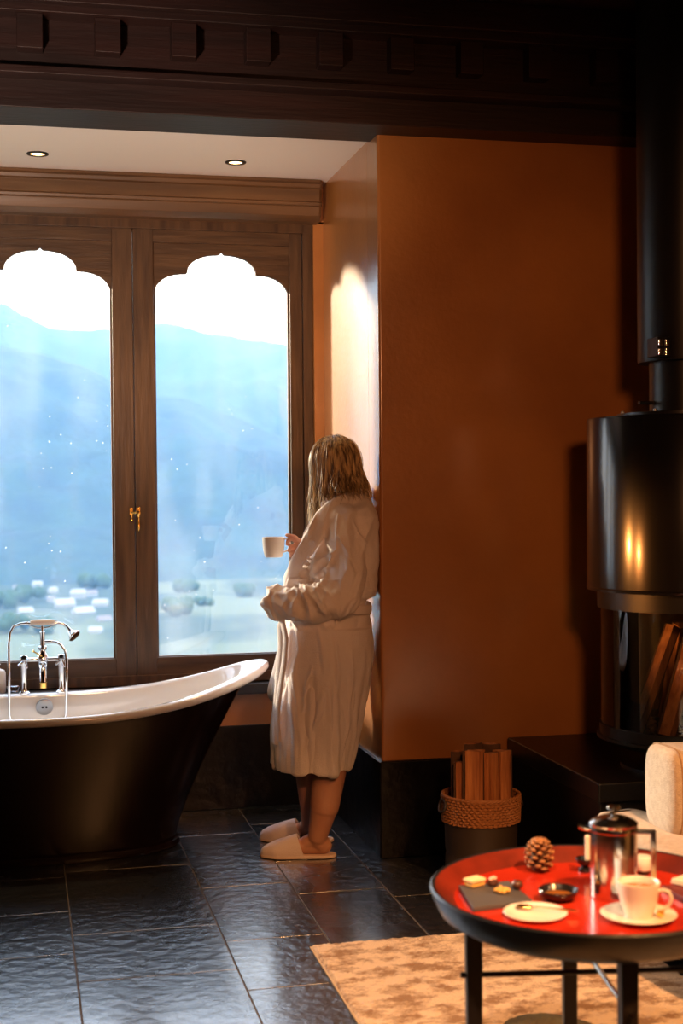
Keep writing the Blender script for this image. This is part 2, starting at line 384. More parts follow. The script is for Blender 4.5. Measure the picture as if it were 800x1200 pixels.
# outer frame with centre posts
t = .045
g = G()
g.box((fx0, yf, fz0), (fx0+t, YW+.14, fz1)).box((fx1-t, yf, fz0), (fx1, YW+.14, fz1))
g.box((fx0-.004, yf-.0012, fz1-.04), (fx1+.004, YW+.14, fz1+.004)).box((fx0, yf, fz0), (fx1, YW+.14, fz0+.045))
g.box((bL-.12, yf-.002, fz0), (bL-.05, YW+.14, fz1))
g.build('window_frame', m_frame, win, bevel=.003)
glist = []
for k in range(2):
    for side in (0, 1):
        x0 = (bL if side == 0 else aL) - k*pitch; x1 = x0 + pw
        c0 = (meet - k*pitch) if side else x0 - .05
        c1 = ((fx1 - t) if k == 0 else (x1 + .05)) if side else (meet - k*pitch)
        zb, zt = fz0 + .03, fz1 - .035
        # stiles and rails (front layer), cusped head board set back
        g = G()
        g.box((c0+.0012, yf+.012, zb), (x0 - .004, yf+.06, zt)).box((x1+.004, yf+.012, zb), (c1-.0012, yf+.06, zt))
        cm = g.build('casement', m_frame, win, bevel=.003)
        g = G().box((x0-.006, yf+.014, zt-.062), (x1+.006, yf+.058, zt)).box((x0-.006, yf+.014, zb), (x1+.006, yf+.058, pb-.004))
        g.build('rail', m_frame_h, cm, bevel=.003)
        g = G()
        # slim rounded bead between stile and glass
        for xx in (x0, x1): g.box((xx-.005, yf+.03, pb-.01), (xx+.005, yf+.055, zt-.05))
        g.box((x0, yf+.03, pb-.012), (x1, yf+.055, pb))
        g.build('bead', m_frame, cm, bevel=.0015)
        g = G()
        hole = cusp(x0+.001, x1-.001, za-.34, za)
        hb = [(p[0], p[1]) for p in hole[2:]]
        # head board: outer rectangle top, cusped bottom edge
        pts = [(x0-.005, za-.36), (x0-.005, zt-.05), (x1+.005, zt-.05), (x1+.005, za-.36)]
        poly = [(x0-.005, zt-.05), (x0-.005, hb[-1][1])] + list(reversed(hb)) + [(x1+.005, hb[0][1]), (x1+.005, zt-.05)]
        bm = bmesh.new(); vs = [bm.verts.new((p[0], yf+.027, p[1])) for p in poly]
        es = [bm.edges.new((vs[i], vs[(i+1) % len(vs)])) for i in range(len(vs))]
        bmesh.ops.triangle_fill(bm, edges=es, use_beauty=True, normal=(0,-1,0))
        r = bmesh.ops.extrude_face_region(bm, geom=bm.faces[:])
        for v in r['geom']:
            if isinstance(v, bmesh.types.BMVert): v.co.y = yf + .05
        bm.verts.index_update(); g.add([v.co.copy() for v in bm.verts], [tuple(v.index for v in f.verts) for f in bm.faces]); bm.free()
        g.build('cusped_head_board', m_frame_h, cm, ang=30)
        me = bpy.data.meshes.new('pane'); me.from_pydata([(x0-.003,YG,pb-.008),(x1+.003,YG,pb-.008),(x1+.003,YG,zt-.06),(x0-.003,YG,zt-.06)], [], [(0,1,2,3)])
        pane = obj('glass_pane', me, m_glass, cm)
        glist.append(pane)
        if side == 1 and k == 0: leafR = cm
# brass latch on the meeting stiles
lz = PY(164, 601, yf).z; g = G()
g.box((meet-.026, yf+.006, lz-.012), (meet-.010, yf+.014, lz+.022)).box((meet+.004, yf+.004, lz-.016), (meet+.022, yf+.014, lz+.024))
g.tube([(meet-.022,yf+.0,lz+.0),(meet+.014,yf-.004,lz+.0)], .0055, 10)
g.lathe([(.001,-.03),(.005,-.028),(.006,-.022),(.003,-.016),(.004,-.01),(.006,0),(.003,.004)], (meet-.018,yf-.002,lz-.008), 12)
latch = g.build('latch_plate', m_brass, leafR, bevel=.0015)
G().lathe([(.0006,-.082),(.0022,-.079),(.003,-.074),(.0045,-.070),(.0065,-.060),(.006,-.052),(.0035,-.040),(.003,-.022),(.005,-.014),(.0095,-.008),(.0105,0),(.0085,.007),(.003,.010)],
          (meet+.013,yf-.008,lz), 14).build('latch_handle', m_brass, latch)

# recessed downlights in the alcove ceiling
for i, (px, py, lb) in enumerate(((44,180,'recessed ceiling downlight on the left, above the left casement'), (276,190,'recessed ceiling downlight on the right, above the right casement'))):
    c = PZ(px, py, ZC)
    t_ = thing('recessed_downlight', c, lb, 'ceiling light', 'downlights in the alcove ceiling')
    G().lathe([(.030,-.001),(.032,-.006),(.044,-.004),(.045,0),(.045,.004),(.030,.004)], c, 28, cap=False, closed=True).build('bezel', m_steelblack, t_)
    G().lathe([(.001,-.0022),(.020,-.0022),(.029,-.0005),(.029,.001),(.001,.001)], c, 24).build('bulb', m_bulb, t_)
    adopt(t_)

# ------------------------------------------------------------------ bathtub
TX, TY, TL, TW = .04, 5.785, .955, .372
tub = thing('freestanding_bathtub', (TX,TY,0), 'freestanding double slipper bathtub, white inside and dark outside, below the window', 'bathtub')
def rimz(u): return .588 + .150*abs(u)**2.6
NT = 96
def tring(fx, fy, zf, p=2.25):
    out = []
    for j in range(NT):
        a = 2*pi*j/NT; c, s = cos(a), sin(a)
        e = 2/p
        cx = math.copysign(abs(c)**e, c); sy = math.copysign(abs(s)**e, s)
        out.append(Vector((TX + fx*cx, TY + fy*sy, zf(cx))))
    return out
rs = []
for k in range(15):            # outer shell upwards
    h = k/14
    fx = .56 + (.875-.56)*h**1.25; fy = .235 + (.325-.235)*h**.8
    rs.append(tring(fx, fy, lambda u, h=h: .03 + (rimz(u)-.035-.03)*h))
g = G().rings(rs, cap=False)
g.build('tub_shell', m_tub, tub, ang=60)
g = G(); rs = []
for dx, dz in ((-.06,-.030),(-.03,-.036),(-.008,-.030),(0,-.018),(-.003,-.006),(-.014,.0),(-.03,-.001),(-.060,-.004),(-.078,-.016)):
    rs.append(tring(TL+dx, TW+dx*.9, lambda u, dz=dz: rimz(u)+dz))
for k in range(1, 14):
    h = k/13
    hh = 1 - h*.78                       # height as a share of the shell
    fx = .56 + (.875-.56)*hh**1.25 - .016 - .05*h**3; fy = .235 + (.325-.235)*hh**.8 - .016 - .05*h**3
    rs.append(tring(fx, fy, lambda u, h=h: .03 + (rimz(u)-.065)*(1-h*.78)))
for k in (.8,.5,.2,.02): rs.append(tring(.52*k, .19*k, lambda u: .145))
g.rings(rs, cap=False); g.build('enamel_basin', m_enamel, tub, ang=60)
G().rings([tring(.57,.245,lambda u:0), tring(.58,.25,lambda u:.012), tring(.575,.246,lambda u:.03), tring(.56,.235,lambda u:.036)]).build('plinth', m_tub, tub)
# overflow plate with two holes on the back wall of the basin
oc = PY(52, 828, TY+TW-.078)
rot = Matrix.Rotation(R(90+9), 4, 'X')
ov = G().lathe([(.001,.004),(.008,.004),(.030,.003),(.036,-.001),(.036,-.006),(.001,-.006)], oc+Vector((0,-.012,0)), 28, rot=rot).build('overflow_plate', m_satin, tub)
for s in (-.008,.008): G().lathe([(.001,.0062),(.0048,.0062),(.0048,0),(.001,0)], oc+Vector((s,-.012,0)), 12, rot=rot).build('overflow_hole', m_rubber, ov)
adopt(tub)
# ------------------------------------------------------------------ bath mixer
fy_ = TY + TW - .022
fc = PY(50, 773, fy_); fz = rimz(0) - .003
tap = thing('bath_shower_mixer', (fc.x, fy_, fz), 'chrome bath mixer with white-gripped hand shower, standing on the bathtub rim', 'tap')
zb_ = fc.z
for s in (-1, 1):
    x = fc.x + s*.078
    pl = G().lathe([(.024,0),(.024,.006),(.016,.012),(.012,.03),(.014,zb_-fz-.03),(.018,zb_-fz-.018),(.018,zb_-fz+.012),(.012,zb_-fz+.02),(.001,zb_-fz+.022)], (x, fy_, fz), 20).build('pillar', m_chrome, tap)
    g = G().lathe([(.001,.03),(.010,.028),(.013,.02),(.011,.008),(.008,0)], (x, fy_-.012, zb_+.004), 14, rot=Matrix.Rotation(R(65),4,'X'))
    for a in range(4):
        an = a*pi/2 + .5
        d = Vector((cos(an)*.024, -.030, sin(an)*.024 - .006))
        g.cap(Vector((x,fy_-.030,zb_+.002)), Vector((x,fy_,zb_)) + d, .0038, .0055, 8)
    g.build('cross_handle', m_chrome, pl)
g = G().tube([(fc.x-.078,fy_,zb_),(fc.x+.078,fy_,zb_)], .0095, 14)
g.lathe([(.012,-.03),(.021,-.018),(.024,0),(.021,.018),(.014,.028),(.012,.04),(.019,.046),(.019,.056),(.011,.06),(.010,.10),(.012,.118),(.006,.122),(.005,.145)], (fc.x, fy_, zb_), 20)
g.lathe([(.001,.026),(.010,.024),(.012,.014),(.009,0)], (fc.x,fy_-.018,zb_-.002), 14, rot=Matrix.Rotation(R(90),4,'X'))
g.build('mixer_body', m_chrome, tap)
g = G().tube([(fc.x,fy_-.01,zb_-.012),(fc.x,fy_-.055,zb_-.03),(fc.x,fy_-.085,zb_-.062),(fc.x,fy_-.090,zb_-.085)], [.017,.016,.014,.014], 16)
sp = g.build('spout', m_chrome, tap)
G().lathe([(.015,0),(.015,-.022),(.012,-.024),(.001,-.02)], (fc.x,fy_-.091,zb_-.086), 16).build('spout_nozzle', m_brass, sp)
G().tube([(fc.x-.004,fy_-.02,zb_+.018),(fc.x-.03,fy_-.04,zb_+.036),(fc.x-.042,fy_-.045,zb_+.044)], [.003,.003,.0045], 8).build('diverter_lever', m_brass, tap)
zh = PY(50, 731, fy_).z
g = G()
cr = [Vector((fc.x + .062*cos(a), fy_, zh + .012 - .030*sin(a))) for a in [pi*k/12 for k in range(13)]]
g.tube(cr, .0035, 8); g.tube([(fc.x,fy_,zb_+.12),(fc.x,fy_,zh-.016)], .0045, 8)
g.build('cradle', m_chrome, tap)
hs = G().lathe([(.001,-.052),(.010,-.052),(.0135,-.030),(.0145,0),(.0135,.030),(.010,.052),(.001,.052)], (fc.x+.002,fy_,zh+.006), 18, rot=Matrix.Rotation(R(90),4,'Y')).build('shower_grip', m_ceramic, tap)
p = [PY(62,731,fy_),PY(67,730,fy_),PY(74,731,fy_),PY(79,735,fy_),PY(82,739,fy_-.004)]
G().tube(p, [.008,.006,.006,.006,.008], 12).build('shower_neck', m_chrome, hs)
hc = PY(84, 742, fy_-.005)
dr = Vector((.62,-.42,-.62)).normalized(); q_ = dr.to_track_quat('Z','Y').to_matrix().to_4x4()
G().lathe([(.001,-.022),(.008,-.018),(.013,-.006),(.027,.012),(.029,.018),(.027,.021),(.001,.020)], hc, 22, rot=q_).build('shower_head', m_chrome, hs)
for pts in ([(36,731),(31,730.5),(24,731),(16,734),(11.5,742),(10.2,756),(10.5,780),(10.8,810),(11,838)], ):
    P_ = [PY(a, b, fy_ - .0 - (.075 if b > 775 else .075*max(0,(b-735))/40)) for a, b in pts]
    rad = [.0075,.0075] + [.0058]*(len(P_)-2)
    P_.append(P_[-1] + Vector((.03,-.01,-.10))); rad.append(.0058)
    hl = G().tube(P_, rad, 10).build('shower_hose', m_chrome, tap)
P_ = [PY(a, b, fy_ - .0 - (.08 if b > 775 else .08*max(0,(b-752))/23)) for a, b in [(51,752),(58,752),(66,752.5),(72,756),(76.5,763),(78,778),(78,800),(77.5,838)]]
P_.append(P_[-1] + Vector((-.05,-.01,-.10)))
G().tube(P_, [.006,.0075,.0058,.0058,.0058,.0058,.0058,.0058,.0058], 10).build('hose_inlet', m_chrome, tap)
adopt(tap)
# toiletries on the sill, cut by the left edge of the view
bp = PY(-3, 800, YW-.02); 
t_ = thing('soap_bottle', (bp.x, YW-.02, fz0), 'white soap bottle on the window sill at the left edge of the photo', 'bottle')
b_ = G().lathe([(.001,0),(.034,0),(.036,.004),(.036,.085),(.030,.098),(.014,.104),(.013,.112),(.001,.112)], (bp.x,YW-.02,fz0), 28).build('bottle_body', m_soap, t_)
G().lathe([(.015,.108),(.015,.124),(.005,.126),(.005,.14),(.001,.14)], (bp.x,YW-.02,fz0), 18).build('pump_cap', m_chrome, t_)
adopt(t_)
dp = PY(12, 799, YW-.03)
t_ = thing('soap_dish', (dp.x+.012, YW-.03, fz0), 'small chrome wire dish on the window sill beside the soap bottle', 'soap dish')
g = G()
for z, r in ((.0035,.020),(.026,.027)): g.tube([Vector((dp.x+.012+r*cos(a), YW-.03+r*.62*sin(a), fz0+z)) for a in [2*pi*k/20 for k in range(20)]], .0028, 8, closed=True)
for a in range(6): 
    an = a*pi/3; g.tube([(dp.x+.012+.020*cos(an),YW-.03+.0124*sin(an),fz0+.0035),(dp.x+.012+.027*cos(an),YW-.03+.0167*sin(an),fz0+.026)], .0018, 6)
g.build('dish_rack', m_chrome, t_); adopt(t_)
m_gold_metal = M('gold_plated_metal', (.95,.62,.25), .2, 1)
# ------------------------------------------------------------------ hearth and stove
hx0 = 1.875; hz = .452
hearth = thing('hearth_platform', (2.7, 4.9, 0), 'black stone hearth platform carrying the round stove', 'hearth')
G().box((hx0+.012, 4.42, 0), (XE, YF-.02, hz-.07)).build('hearth_body', m_hearth, hearth, bevel=.006)
G().box((hx0, 4.40, hz-.07), (XE, YF-.018, hz)).build('hearth_slab', m_hearth, hearth, bevel=.007)
adopt(hearth)
sc_ = PD(806, 700, 5.0); sx, sy = sc_.x, sc_.y
st = thing('round_wood_stove', (sx, sy, hz), 'round black wood stove with glass fire chamber standing on the hearth', 'stove')
zb = PD(703, 861, 5.0).z; zg = PD(703, 700, 5.0).z; zd0 = PD(688, 689, 5.0).z; zd1 = PD(688, 491, 5.0).z; zcol = PD(750, 426, 5.0).z
S = (sx, sy, 0)
G().lathe([(.001,hz),(.24,hz),(.24,hz+.012),(.10,hz+.02),(.10,zb-.03),(.001,zb-.03)], S, 40).build('pedestal', m_steelblack, st)
G().lathe([(.001,zb-.035),(.26,zb-.035),(.312,zb-.012),(.322,zb-.008),(.322,zb+.002),(.312,zb+.004),(.312,zb+.040),(.300,zb+.040),(.296,zb+.012),(.001,zb+.012)], S, 64).build('fire_tray', m_steelblack, st)
G().lathe([(.306,zb+.03),(.306,zg),(.302,zg),(.302,zb+.03)], S, 72, cap=False, closed=True).build('glass_cylinder', m_sglass, st)
G().lathe([(.308,zg-.035),(.318,zg-.035),(.318,zd0),(.308,zd0)], S, 64, cap=False, closed=True).build('glass_collar', m_steelblack, st)
G().lathe([(.30,zd0-.004),(.356,zd0-.004),(.357,zd0+.004),(.353,zd0+.008),(.353,zd1-.006),(.350,zd1),(.22,zd1+.004),(.001,zd1+.004),(.001,zd1-.02),(.30,zd1-.02)], S, 96, cap=False, closed=True, ).build('smoke_hood', m_stove, st, ang=30)
tp = G().lathe([(.001,zd1),(.245,zd1),(.245,zd1+.016),(.001,zd1+.016)], S, 64).build('hood_lid', m_steelblack, st)
for a in range(8): an = a*pi/4 + .95*pi; G().lathe([(.001,.026),(.006,.024),(.007,.018),(.007,.012)], (sx+.232*cos(an), sy+.232*sin(an), zd1), 10).build('lid_bolt', m_satin, tp)
G().lathe([(.132,zd1),(.132,zcol+.1),(.001,zcol+.1),(.001,zd1)], S, 48).build('flue_pipe', m_steelblack, st)
G().box((sx-.185, sy-.01, zd1+.047), (sx-.08, sy+.01, zd1+.058)).build('damper_lever', m_steelblack, st, bevel=.002)
fs = G().lathe([(.001,zcol),(.17,zcol),(.172,zcol+.01),(.172,ZT),(.001,ZT)], S, 56).build('flue_sleeve', m_steelblack, st, ang=30)
k = PD(766, 409, 4.85)
g = G().box((k.x-.02, sy-.165, k.z-.03), (k.x+.03, sy-.085, k.z+.035)).build('bracket', m_steelblack, fs, bevel=.003)
g = G()
for dx in (-.010,.016):
    for dz in (-.016,.016): g.box((k.x+dx-.007, sy-.172, k.z+dz-.011), (k.x+dx+.007, sy-.163, k.z+dz+.011))
g.build('bracket_clip', m_chrome, fs, bevel=.002)
adopt(st)
def log_mesh(L, r, seed, gh):
    """a split billet: wedge cross-section with an arc of bark; long axis z, from z=0"""
    rr = random.Random(seed); n = 9
    base = [(0, 0)] + [(r*cos(a), r*sin(a)) for a in [(-.8 + 1.6*k/(n-1)) for k in range(n)]]
    base = [(x*(1+rr.uniform(-.08,.08)) - r*.5, y*(1+rr.uniform(-.1,.1))) for x, y in base]
    rs = []
    for i in range(9):
        z = L*i/8; wob = [(rr.uniform(-.035,.035)*r, rr.uniform(-.035,.035)*r) for _ in base]
        rs.append([Vector((x+w[0], y+w[1], z)) for (x, y), w in zip(base, wob)])
    gh.rings(rs); return base
def make_log(name, at, L, r, seed, tilt=(0,0), spin=0, parent=None):
    g = G(); g.m = Matrix.Translation(at) @ Euler((tilt[0], tilt[1], 0)).to_matrix().to_4x4() @ Matrix.Rotation(spin, 4, 'Z')
    base = log_mesh(L, r, seed, g)
    o = g.build(name, m_log, parent, ang=35)
    b = G(); b.m = g.m
    arc = base[1:]
    rs = []
    for i in range(9):
        z = L*i/8
        rs.append([Vector((x*1.03+.002, y*1.03, z)) for x, y in arc] + [Vector((x*1.22+.006, y*1.18, z + (0 if 0<i<8 else 0))) for x, y in reversed(arc)])
    b.rings(rs).build('bark', m_bark, o, ang=50)
    return o
# firewood set up like a tent in the stove
pose = [((-.215,-.03), .40, .036, (-.10,.42), 1.2, 'split log leaning at the far left inside the stove glass'),
        ((-.155,-.15), .50, .040, (-.20,.40), 1.5, 'longest split log leaning to the right inside the stove glass'),
        ((-.030,-.215), .36, .032, (-.36,.26), 1.6, 'short split log leaning inwards at the front inside the stove glass'),
        ((.11,-.17), .42, .038, (-.26,-.24), 1.7, 'split log leaning to the left inside the stove glass at the photo edge'),
        ((.0,.18), .38, .045, (.34,.0), 1.0, 'split log standing behind the others inside the stove glass')]
for i, (xy, L, r, tl, sp, lb) in enumerate(pose):
    o = make_log('firewood_log', Vector((sx+xy[0], sy+xy[1], zb+.022)), L, r, 40+i, tl, sp)
    tag(o, lb, 'firewood', 'firewood in the stove')
g = G(); rr = random.Random(5)
for i in range(90):
    a = rr.random()*2*pi; d = .24*rr.random()**.5
    g.ell((sx+d*cos(a), sy+d*sin(a), zb+.018), (rr.uniform(.01,.024), rr.uniform(.008,.016), rr.uniform(.006,.011)), Matrix.Rotation(rr.random()*3,4,'Z'), 7, 4)
tag(g.build('ash_bed', m_bark), 'bed of ash and bark chips under the firewood in the stove', 'ash', kind='stuff')

# ------------------------------------------------------------------ basket with firewood
bc = PD(563, 930, 5.16); bx, by = bc.x, bc.y
bz1 = PD(563, 931, 5.16).z; bz0 = bz1 - .093
bk = thing('firewood_basket', (bx, by, 0), 'round basket with woven wicker rim beside the black hearth', 'basket')
def bxr(z): return .128 + .012*z/bz1
G().lathe([(.001,0),(.130,0),(.134,.01),(.131,bz0*.45),(.127,bz0*.5),(.131,bz0*.55),(.134,bz0+.01),(.128,bz0+.01),(.122,.02),(.001,.02)], (bx,by,0), 48).build('basket_body', m_leather, bk)
# plaited band: wicker strands wound over and under stakes
g = G(); NS = 44
for row in range(9):
    z = bz0 + (bz1-bz0)*(row+.5)/9; pts = []
    for k in range(NS*2):
        a = pi*k/NS; r = bxr(z) + .0035*(1 if (k + row) % 2 else -1)
        pts.append(Vector((bx+r*cos(a), by+r*sin(a), z + .0015*sin(k*2.3+row))))
    g.tube(pts, .0058, 6, closed=True)
g.build('wicker_band', m_wick, bk)
g = G()
for q in range(3):
    pts = []
    for k in range(NS*2):
        a = pi*k/NS; pts.append(Vector((bx+(bxr(bz1)+.004*cos(k*1.1+q*2.1))*cos(a), by+(bxr(bz1)+.004*cos(k*1.1+q*2.1))*sin(a), bz1+.002+.004*sin(k*1.1+q*2.1))))
    g.tube(pts, .0042, 6, closed=True)
g.build('plaited_rim', m_wick, bk)
ha = pi*1.0
for s in (pi*1.02, pi*.02):
    pts = [Vector((bx+(bxr(bz1)+.012+.006*sin(t))*cos(s+.2*cos(t)), by+(bxr(bz1)+.012+.006*sin(t))*sin(s+.2*cos(t)), bz1-.03-.022*sin(t))) for t in [2*pi*k/16 for k in range(16)]]
    G().tube(pts, .005, 8, closed=True).build('basket_handle', m_leather, bk)
adopt(bk)
H_ = pi/2
Ls = [(-.084,-.030,.452,.036,'short split log at the left front of the firewood basket',H_+.5,(.0,.0)),
      (-.042,-.060,.497,.060,'wide pale split log left of centre in the firewood basket',H_+.15,(.0,.01)),
      (.018,-.074,.487,.044,'reddish split log right of centre in the firewood basket',H_-.1,(.0,.0)),
      (.062,-.050,.490,.054,'pale flat split log at the right front of the firewood basket',H_-.35,(.0,.0)),
      (-.080,.032,.482,.040,'bark-covered log at the left back of the firewood basket',-H_,(.0,.0)),
      (-.030,.015,.512,.052,'thick round-topped log standing tallest in the back of the basket',-H_+.3,(.0,.0)),
      (.042,.010,.508,.050,'dark log behind the right front logs in the basket',-H_-.2,(.0,.0)),
      (.094,.020,.472,.036,'dark log standing at the basket edge towards the hearth',H_-.9,(.0,.0)),
      (.0,.088,.47,.042,'log at the very back of the firewood basket by the wall',H_,(.0,.0))]
for i, (dx, dy, top, r, lb, sp, tl) in enumerate(Ls):
    o = make_log('firewood_log', Vector((bx+dx, by+dy, .022)), top-.022, r*.88, 70+i, tl, sp)
    tag(o, lb, 'firewood', 'split logs in the basket')

# ------------------------------------------------------------------ curved upholstered seat
def rounded_slab(out, z0, z1, r, g, n=5):
    """outline (list of xy, ccw) swept to a cushion with rounded edges"""
    m = len(out); cx = sum(p[0] for p in out)/m; cy = sum(p[1] for p in out)/m
    nor = []
    for i in range(m):
        a = Vector(out[i-1]); b = Vector(out[(i+1) % m]); t = (b-a).normalized(); nor.append(Vector((t.y, -t.x)))
    rs = []
    def ring(off, z): rs.append([Vector((out[i][0]+nor[i].x*off, out[i][1]+nor[i].y*off, z)) for i in range(m)])
    for k in range(n+1): a = pi/2*k/n; ring(-r+r*sin(a), z0+r-r*cos(a))
    for k in range(n+1): a = pi/2*k/n; ring(-r+r*cos(a), z1-r+r*sin(a))
    ring(-r*1.8, z1+.004)
    g.rings(rs)
def smooth_closed(pts, n=12):
    out = []; m = len(pts)
    for i in range(m):
        p0, p1, p2, p3 = [Vector(pts[(i+k-1) % m]) for k in range(4)]
        for k in range(n):
            t = k/n; out.append(.5*((2*p1) + (-p0+p2)*t + (2*p0-5*p1+4*p2-p3)*t*t + (-p0+3*p1-3*p2+p3)*t**3))
    return [(p.x, p.y) for p in out]
SZ = .42
A_ = [PZ(704,957,SZ), PZ(716,948,SZ), PZ(738,945,SZ), PZ(762,949,SZ), PZ(785,958,SZ), PZ(815,964,SZ)]
o0 = [(p.x, p.y) for p in A_]
far = [(o0[-1][0]+.35, o0[-1][1]+.12), (o0[-1][0]+.75, o0[-1][1]-.05), (o0[-1][0]+.78, 3.25), (2.2, 3.12), (1.80, 3.35)]
ol = smooth_closed(list(reversed(o0 + far)), 8)
if sum(ol[i-1][0]*ol[i][1]-ol[i][0]*ol[i-1][1] for i in range(len(ol))) < 0: ol.reverse()
sofa = thing('curved_lounge_seat', (2.2,3.7,0), 'cream upholstered lounge seat with curved outline behind the round red table', 'sofa')
g = G(); rounded_slab(ol, .22, SZ, .035, g); g.build('seat_cushion', m_uph, sofa, ang=80)
ins = [((x-2.25)*.86+2.25, (y-3.75)*.86+3.75) for x, y in ol]
g = G(); rounded_slab(ins, .10, .23, .01, g); g.build('seat_base', m_legw, sofa)
for (x, y) in ((1.95,3.45),(2.6,3.35),(1.95,4.05),(2.75,4.1)):
    G().lathe([(.001,0),(.018,0),(.024,.11),(.001,.11)], (x,y,0), 16).build('leg', m_legw, sofa)
# back bolster: rounded box panel with piped side, coming in from the right
b0 = PD(770, 952, 4.22); b1 = PD(770, 877, 4.22)
bl = b0.x; byc = b0.y; bh = b1.z
g = G()
prof = []
w_, h_ = .115, bh - SZ + .02
for k in range(40):
    a = 2*pi*k/40; c, s = cos(a), sin(a)
    prof.append((w_*math.copysign(abs(c)**.45, c), SZ - .012 + h_/2 + h_/2*math.copysign(abs(s)**.55, s)))
rs = []
for d, sc in ((0,.55),(.004,.80),(.014,.93),(.03,.99),(.05,1.0),(.9,1.0),(.95,.9)):
    zc_ = SZ - .012 + h_/2
    rs.append([Vector((bl + d, byc + p[0]*sc - .10*d, zc_ + (p[1]-zc_)*(sc*.5+.5 if d < .06 else sc))) for p in prof])
g.rings(rs); bo = g.build('back_bolster', m_uph, sofa, ang=80)
zc_ = SZ - .012 + h_/2
G().tube([Vector((bl+.028, byc+p[0]*.985, zc_+(p[1]-zc_)*.99)) for p in prof], .0035, 6, closed=True).build('piping', m_piping, bo)
adopt(sofa)

# ------------------------------------------------------------------ rug
rx0 = .872; rx1 = 1.875; ry1 = PZ(352,1113,.0).y; ry0 = 2.05
rug = thing('beige_rug', (rx0, ry0, 0), 'mottled beige rug on the slate floor under the round red table', 'rug')
nx, ny = 150, 320; vs = []; fs = []
for j in range(ny+1):
    for i in range(nx+1):
        x = rx0 + (rx1-rx0)*i/nx; y = ry0 + (ry1-ry0)*j/ny
        e = min(i, nx-i, j, ny-j)
        h = .014 + .004*noise.noise(Vector((x*150, y*110, 0))) + .0015*noise.noise(Vector((x*18, y*22, 3))) + .004*noise.noise(Vector((x*70,y*90,7)))
        if e == 0: h = .004
        jx = .003*noise.noise(Vector((y*40,0,1))) if i in (0,nx) else 0
        vs.append((x+jx, y + (.003*noise.noise(Vector((x*40,5,1))) if j in (0,ny) else 0), h))
for j in range(ny):
    for i in range(nx):
        a = j*(nx+1)+i; fs.append((a,a+1,a+nx+2,a+nx+1))
g = G(); g.add(vs, fs); g.build('rug_pile', m_rug, rug, ang=180)
G().box((rx0-.004,ry0-.004,0),(rx1+.004,ry1+.004,.006)).build('rug_backing', m_rugrim, rug)
adopt(rug)
m_rugd = M('olive_rug_pattern', (.22,.21,.11), .95, var=(.16,.13,.07), vscale=12, bump=.02, bscale=90, bdetail=8)
gc = PZ(655, 1222, .02)
# a darker olive medallion woven into the pile
g = G(); rs = []
for r in (.001,.05,.10,.15,.152):
    rs.append([Vector((gc.x + r*1.0*cos(a) * (1+.03*sin(7*a)), gc.y + r*1.35*sin(a), (.0215 if r<.151 else .01) + .003*noise.noise(Vector((r*300+cos(a)*40, sin(a)*40, 0))))) for a in [2*pi*k/72 for k in range(72)]])
g.rings(rs, cap=False).build('woven_medallion', m_rugd, rug, ang=180).matrix_parent_inverse = rug.matrix_world.inverted()

# ------------------------------------------------------------------ tray table
TC = PD(692, 1037, 3.0); tx, ty, tz = TC.x, TC.y, TC.z      # tz: top of the rim
RT = .342; zfloor = tz - .030
tt = thing('tray_table', (tx,ty,0), 'round red lacquered tray table with a dark raised rim and dark legs', 'table')
T0 = (tx,ty,0)
rm = G().lathe([(.284,zfloor-.008),(.290,zfloor-.001),(RT-.010,tz-.002),(RT-.004,tz+.001),(RT+.001,tz-.003),(RT-.004,tz-.020),(RT-.020,tz-.052),(RT-.050,tz-.070),(RT-.075,tz-.073),(.20,tz-.073),(.20,tz-.060),(.27,zfloor-.02)], T0, 128, cap=False, closed=True).build('raised_rim', m_lacq, tt, ang=60)
G().lathe([(.2905,zfloor+.0002),(RT-.011,tz-.0006),(RT-.0115,tz-.0022),(.2915,zfloor-.0016)], T0, 128, cap=False, closed=True).build('rim_inside', m_redwall, rm, ang=60)
G().lathe([(.001,zfloor-.012),(.288,zfloor-.012),(.2915,zfloor-.001),(.2915,zfloor),(.001,zfloor)], T0, 96).build('tabletop', m_red, tt, ang=30)
f = ray(690, 570); f.z = 0; f.normalize(); rt_ = Vector((f.y, -f.x, 0))
legs = [(-.246,-.058),(-.050,.249),(.070,-.249),(.262,.058)]
LP = []
for lx, ly in legs:
    p = Vector((tx,ty,0)) + rt_*lx + f*ly; LP.append(p)
    o = Vector((tx,ty,0)); d = (p-o); d.z = 0
    g = G(); g.m = Matrix.Translation((p.x,p.y,0)) @ Matrix.Rotation(math.atan2(d.y,d.x),4,'Z')
    g.rings([[Vector((sx_*w, sy_*w, z)) for sx_, sy_ in ((-1,-1),(1,-1),(1,1),(-1,1))] for z, w in ((.0145,.014),(tz-.068,.0175))])
    g.build('leg', m_legw, tt, bevel=.002)
zz = .415
for a, b in ((0,3),(1,2)):
    d = (LP[b]-LP[a]).normalized()
    G().tube([LP[a]-d*.028+Vector((0,0,zz+(.012 if a else 0))), LP[b]+d*.028+Vector((0,0,zz+(.012 if a else 0)))], .0062, 10).build('stretcher_rod', m_steelblack if a == 0 else m_press, tt)
adopt(tt)
zt_ = zfloor + .0006
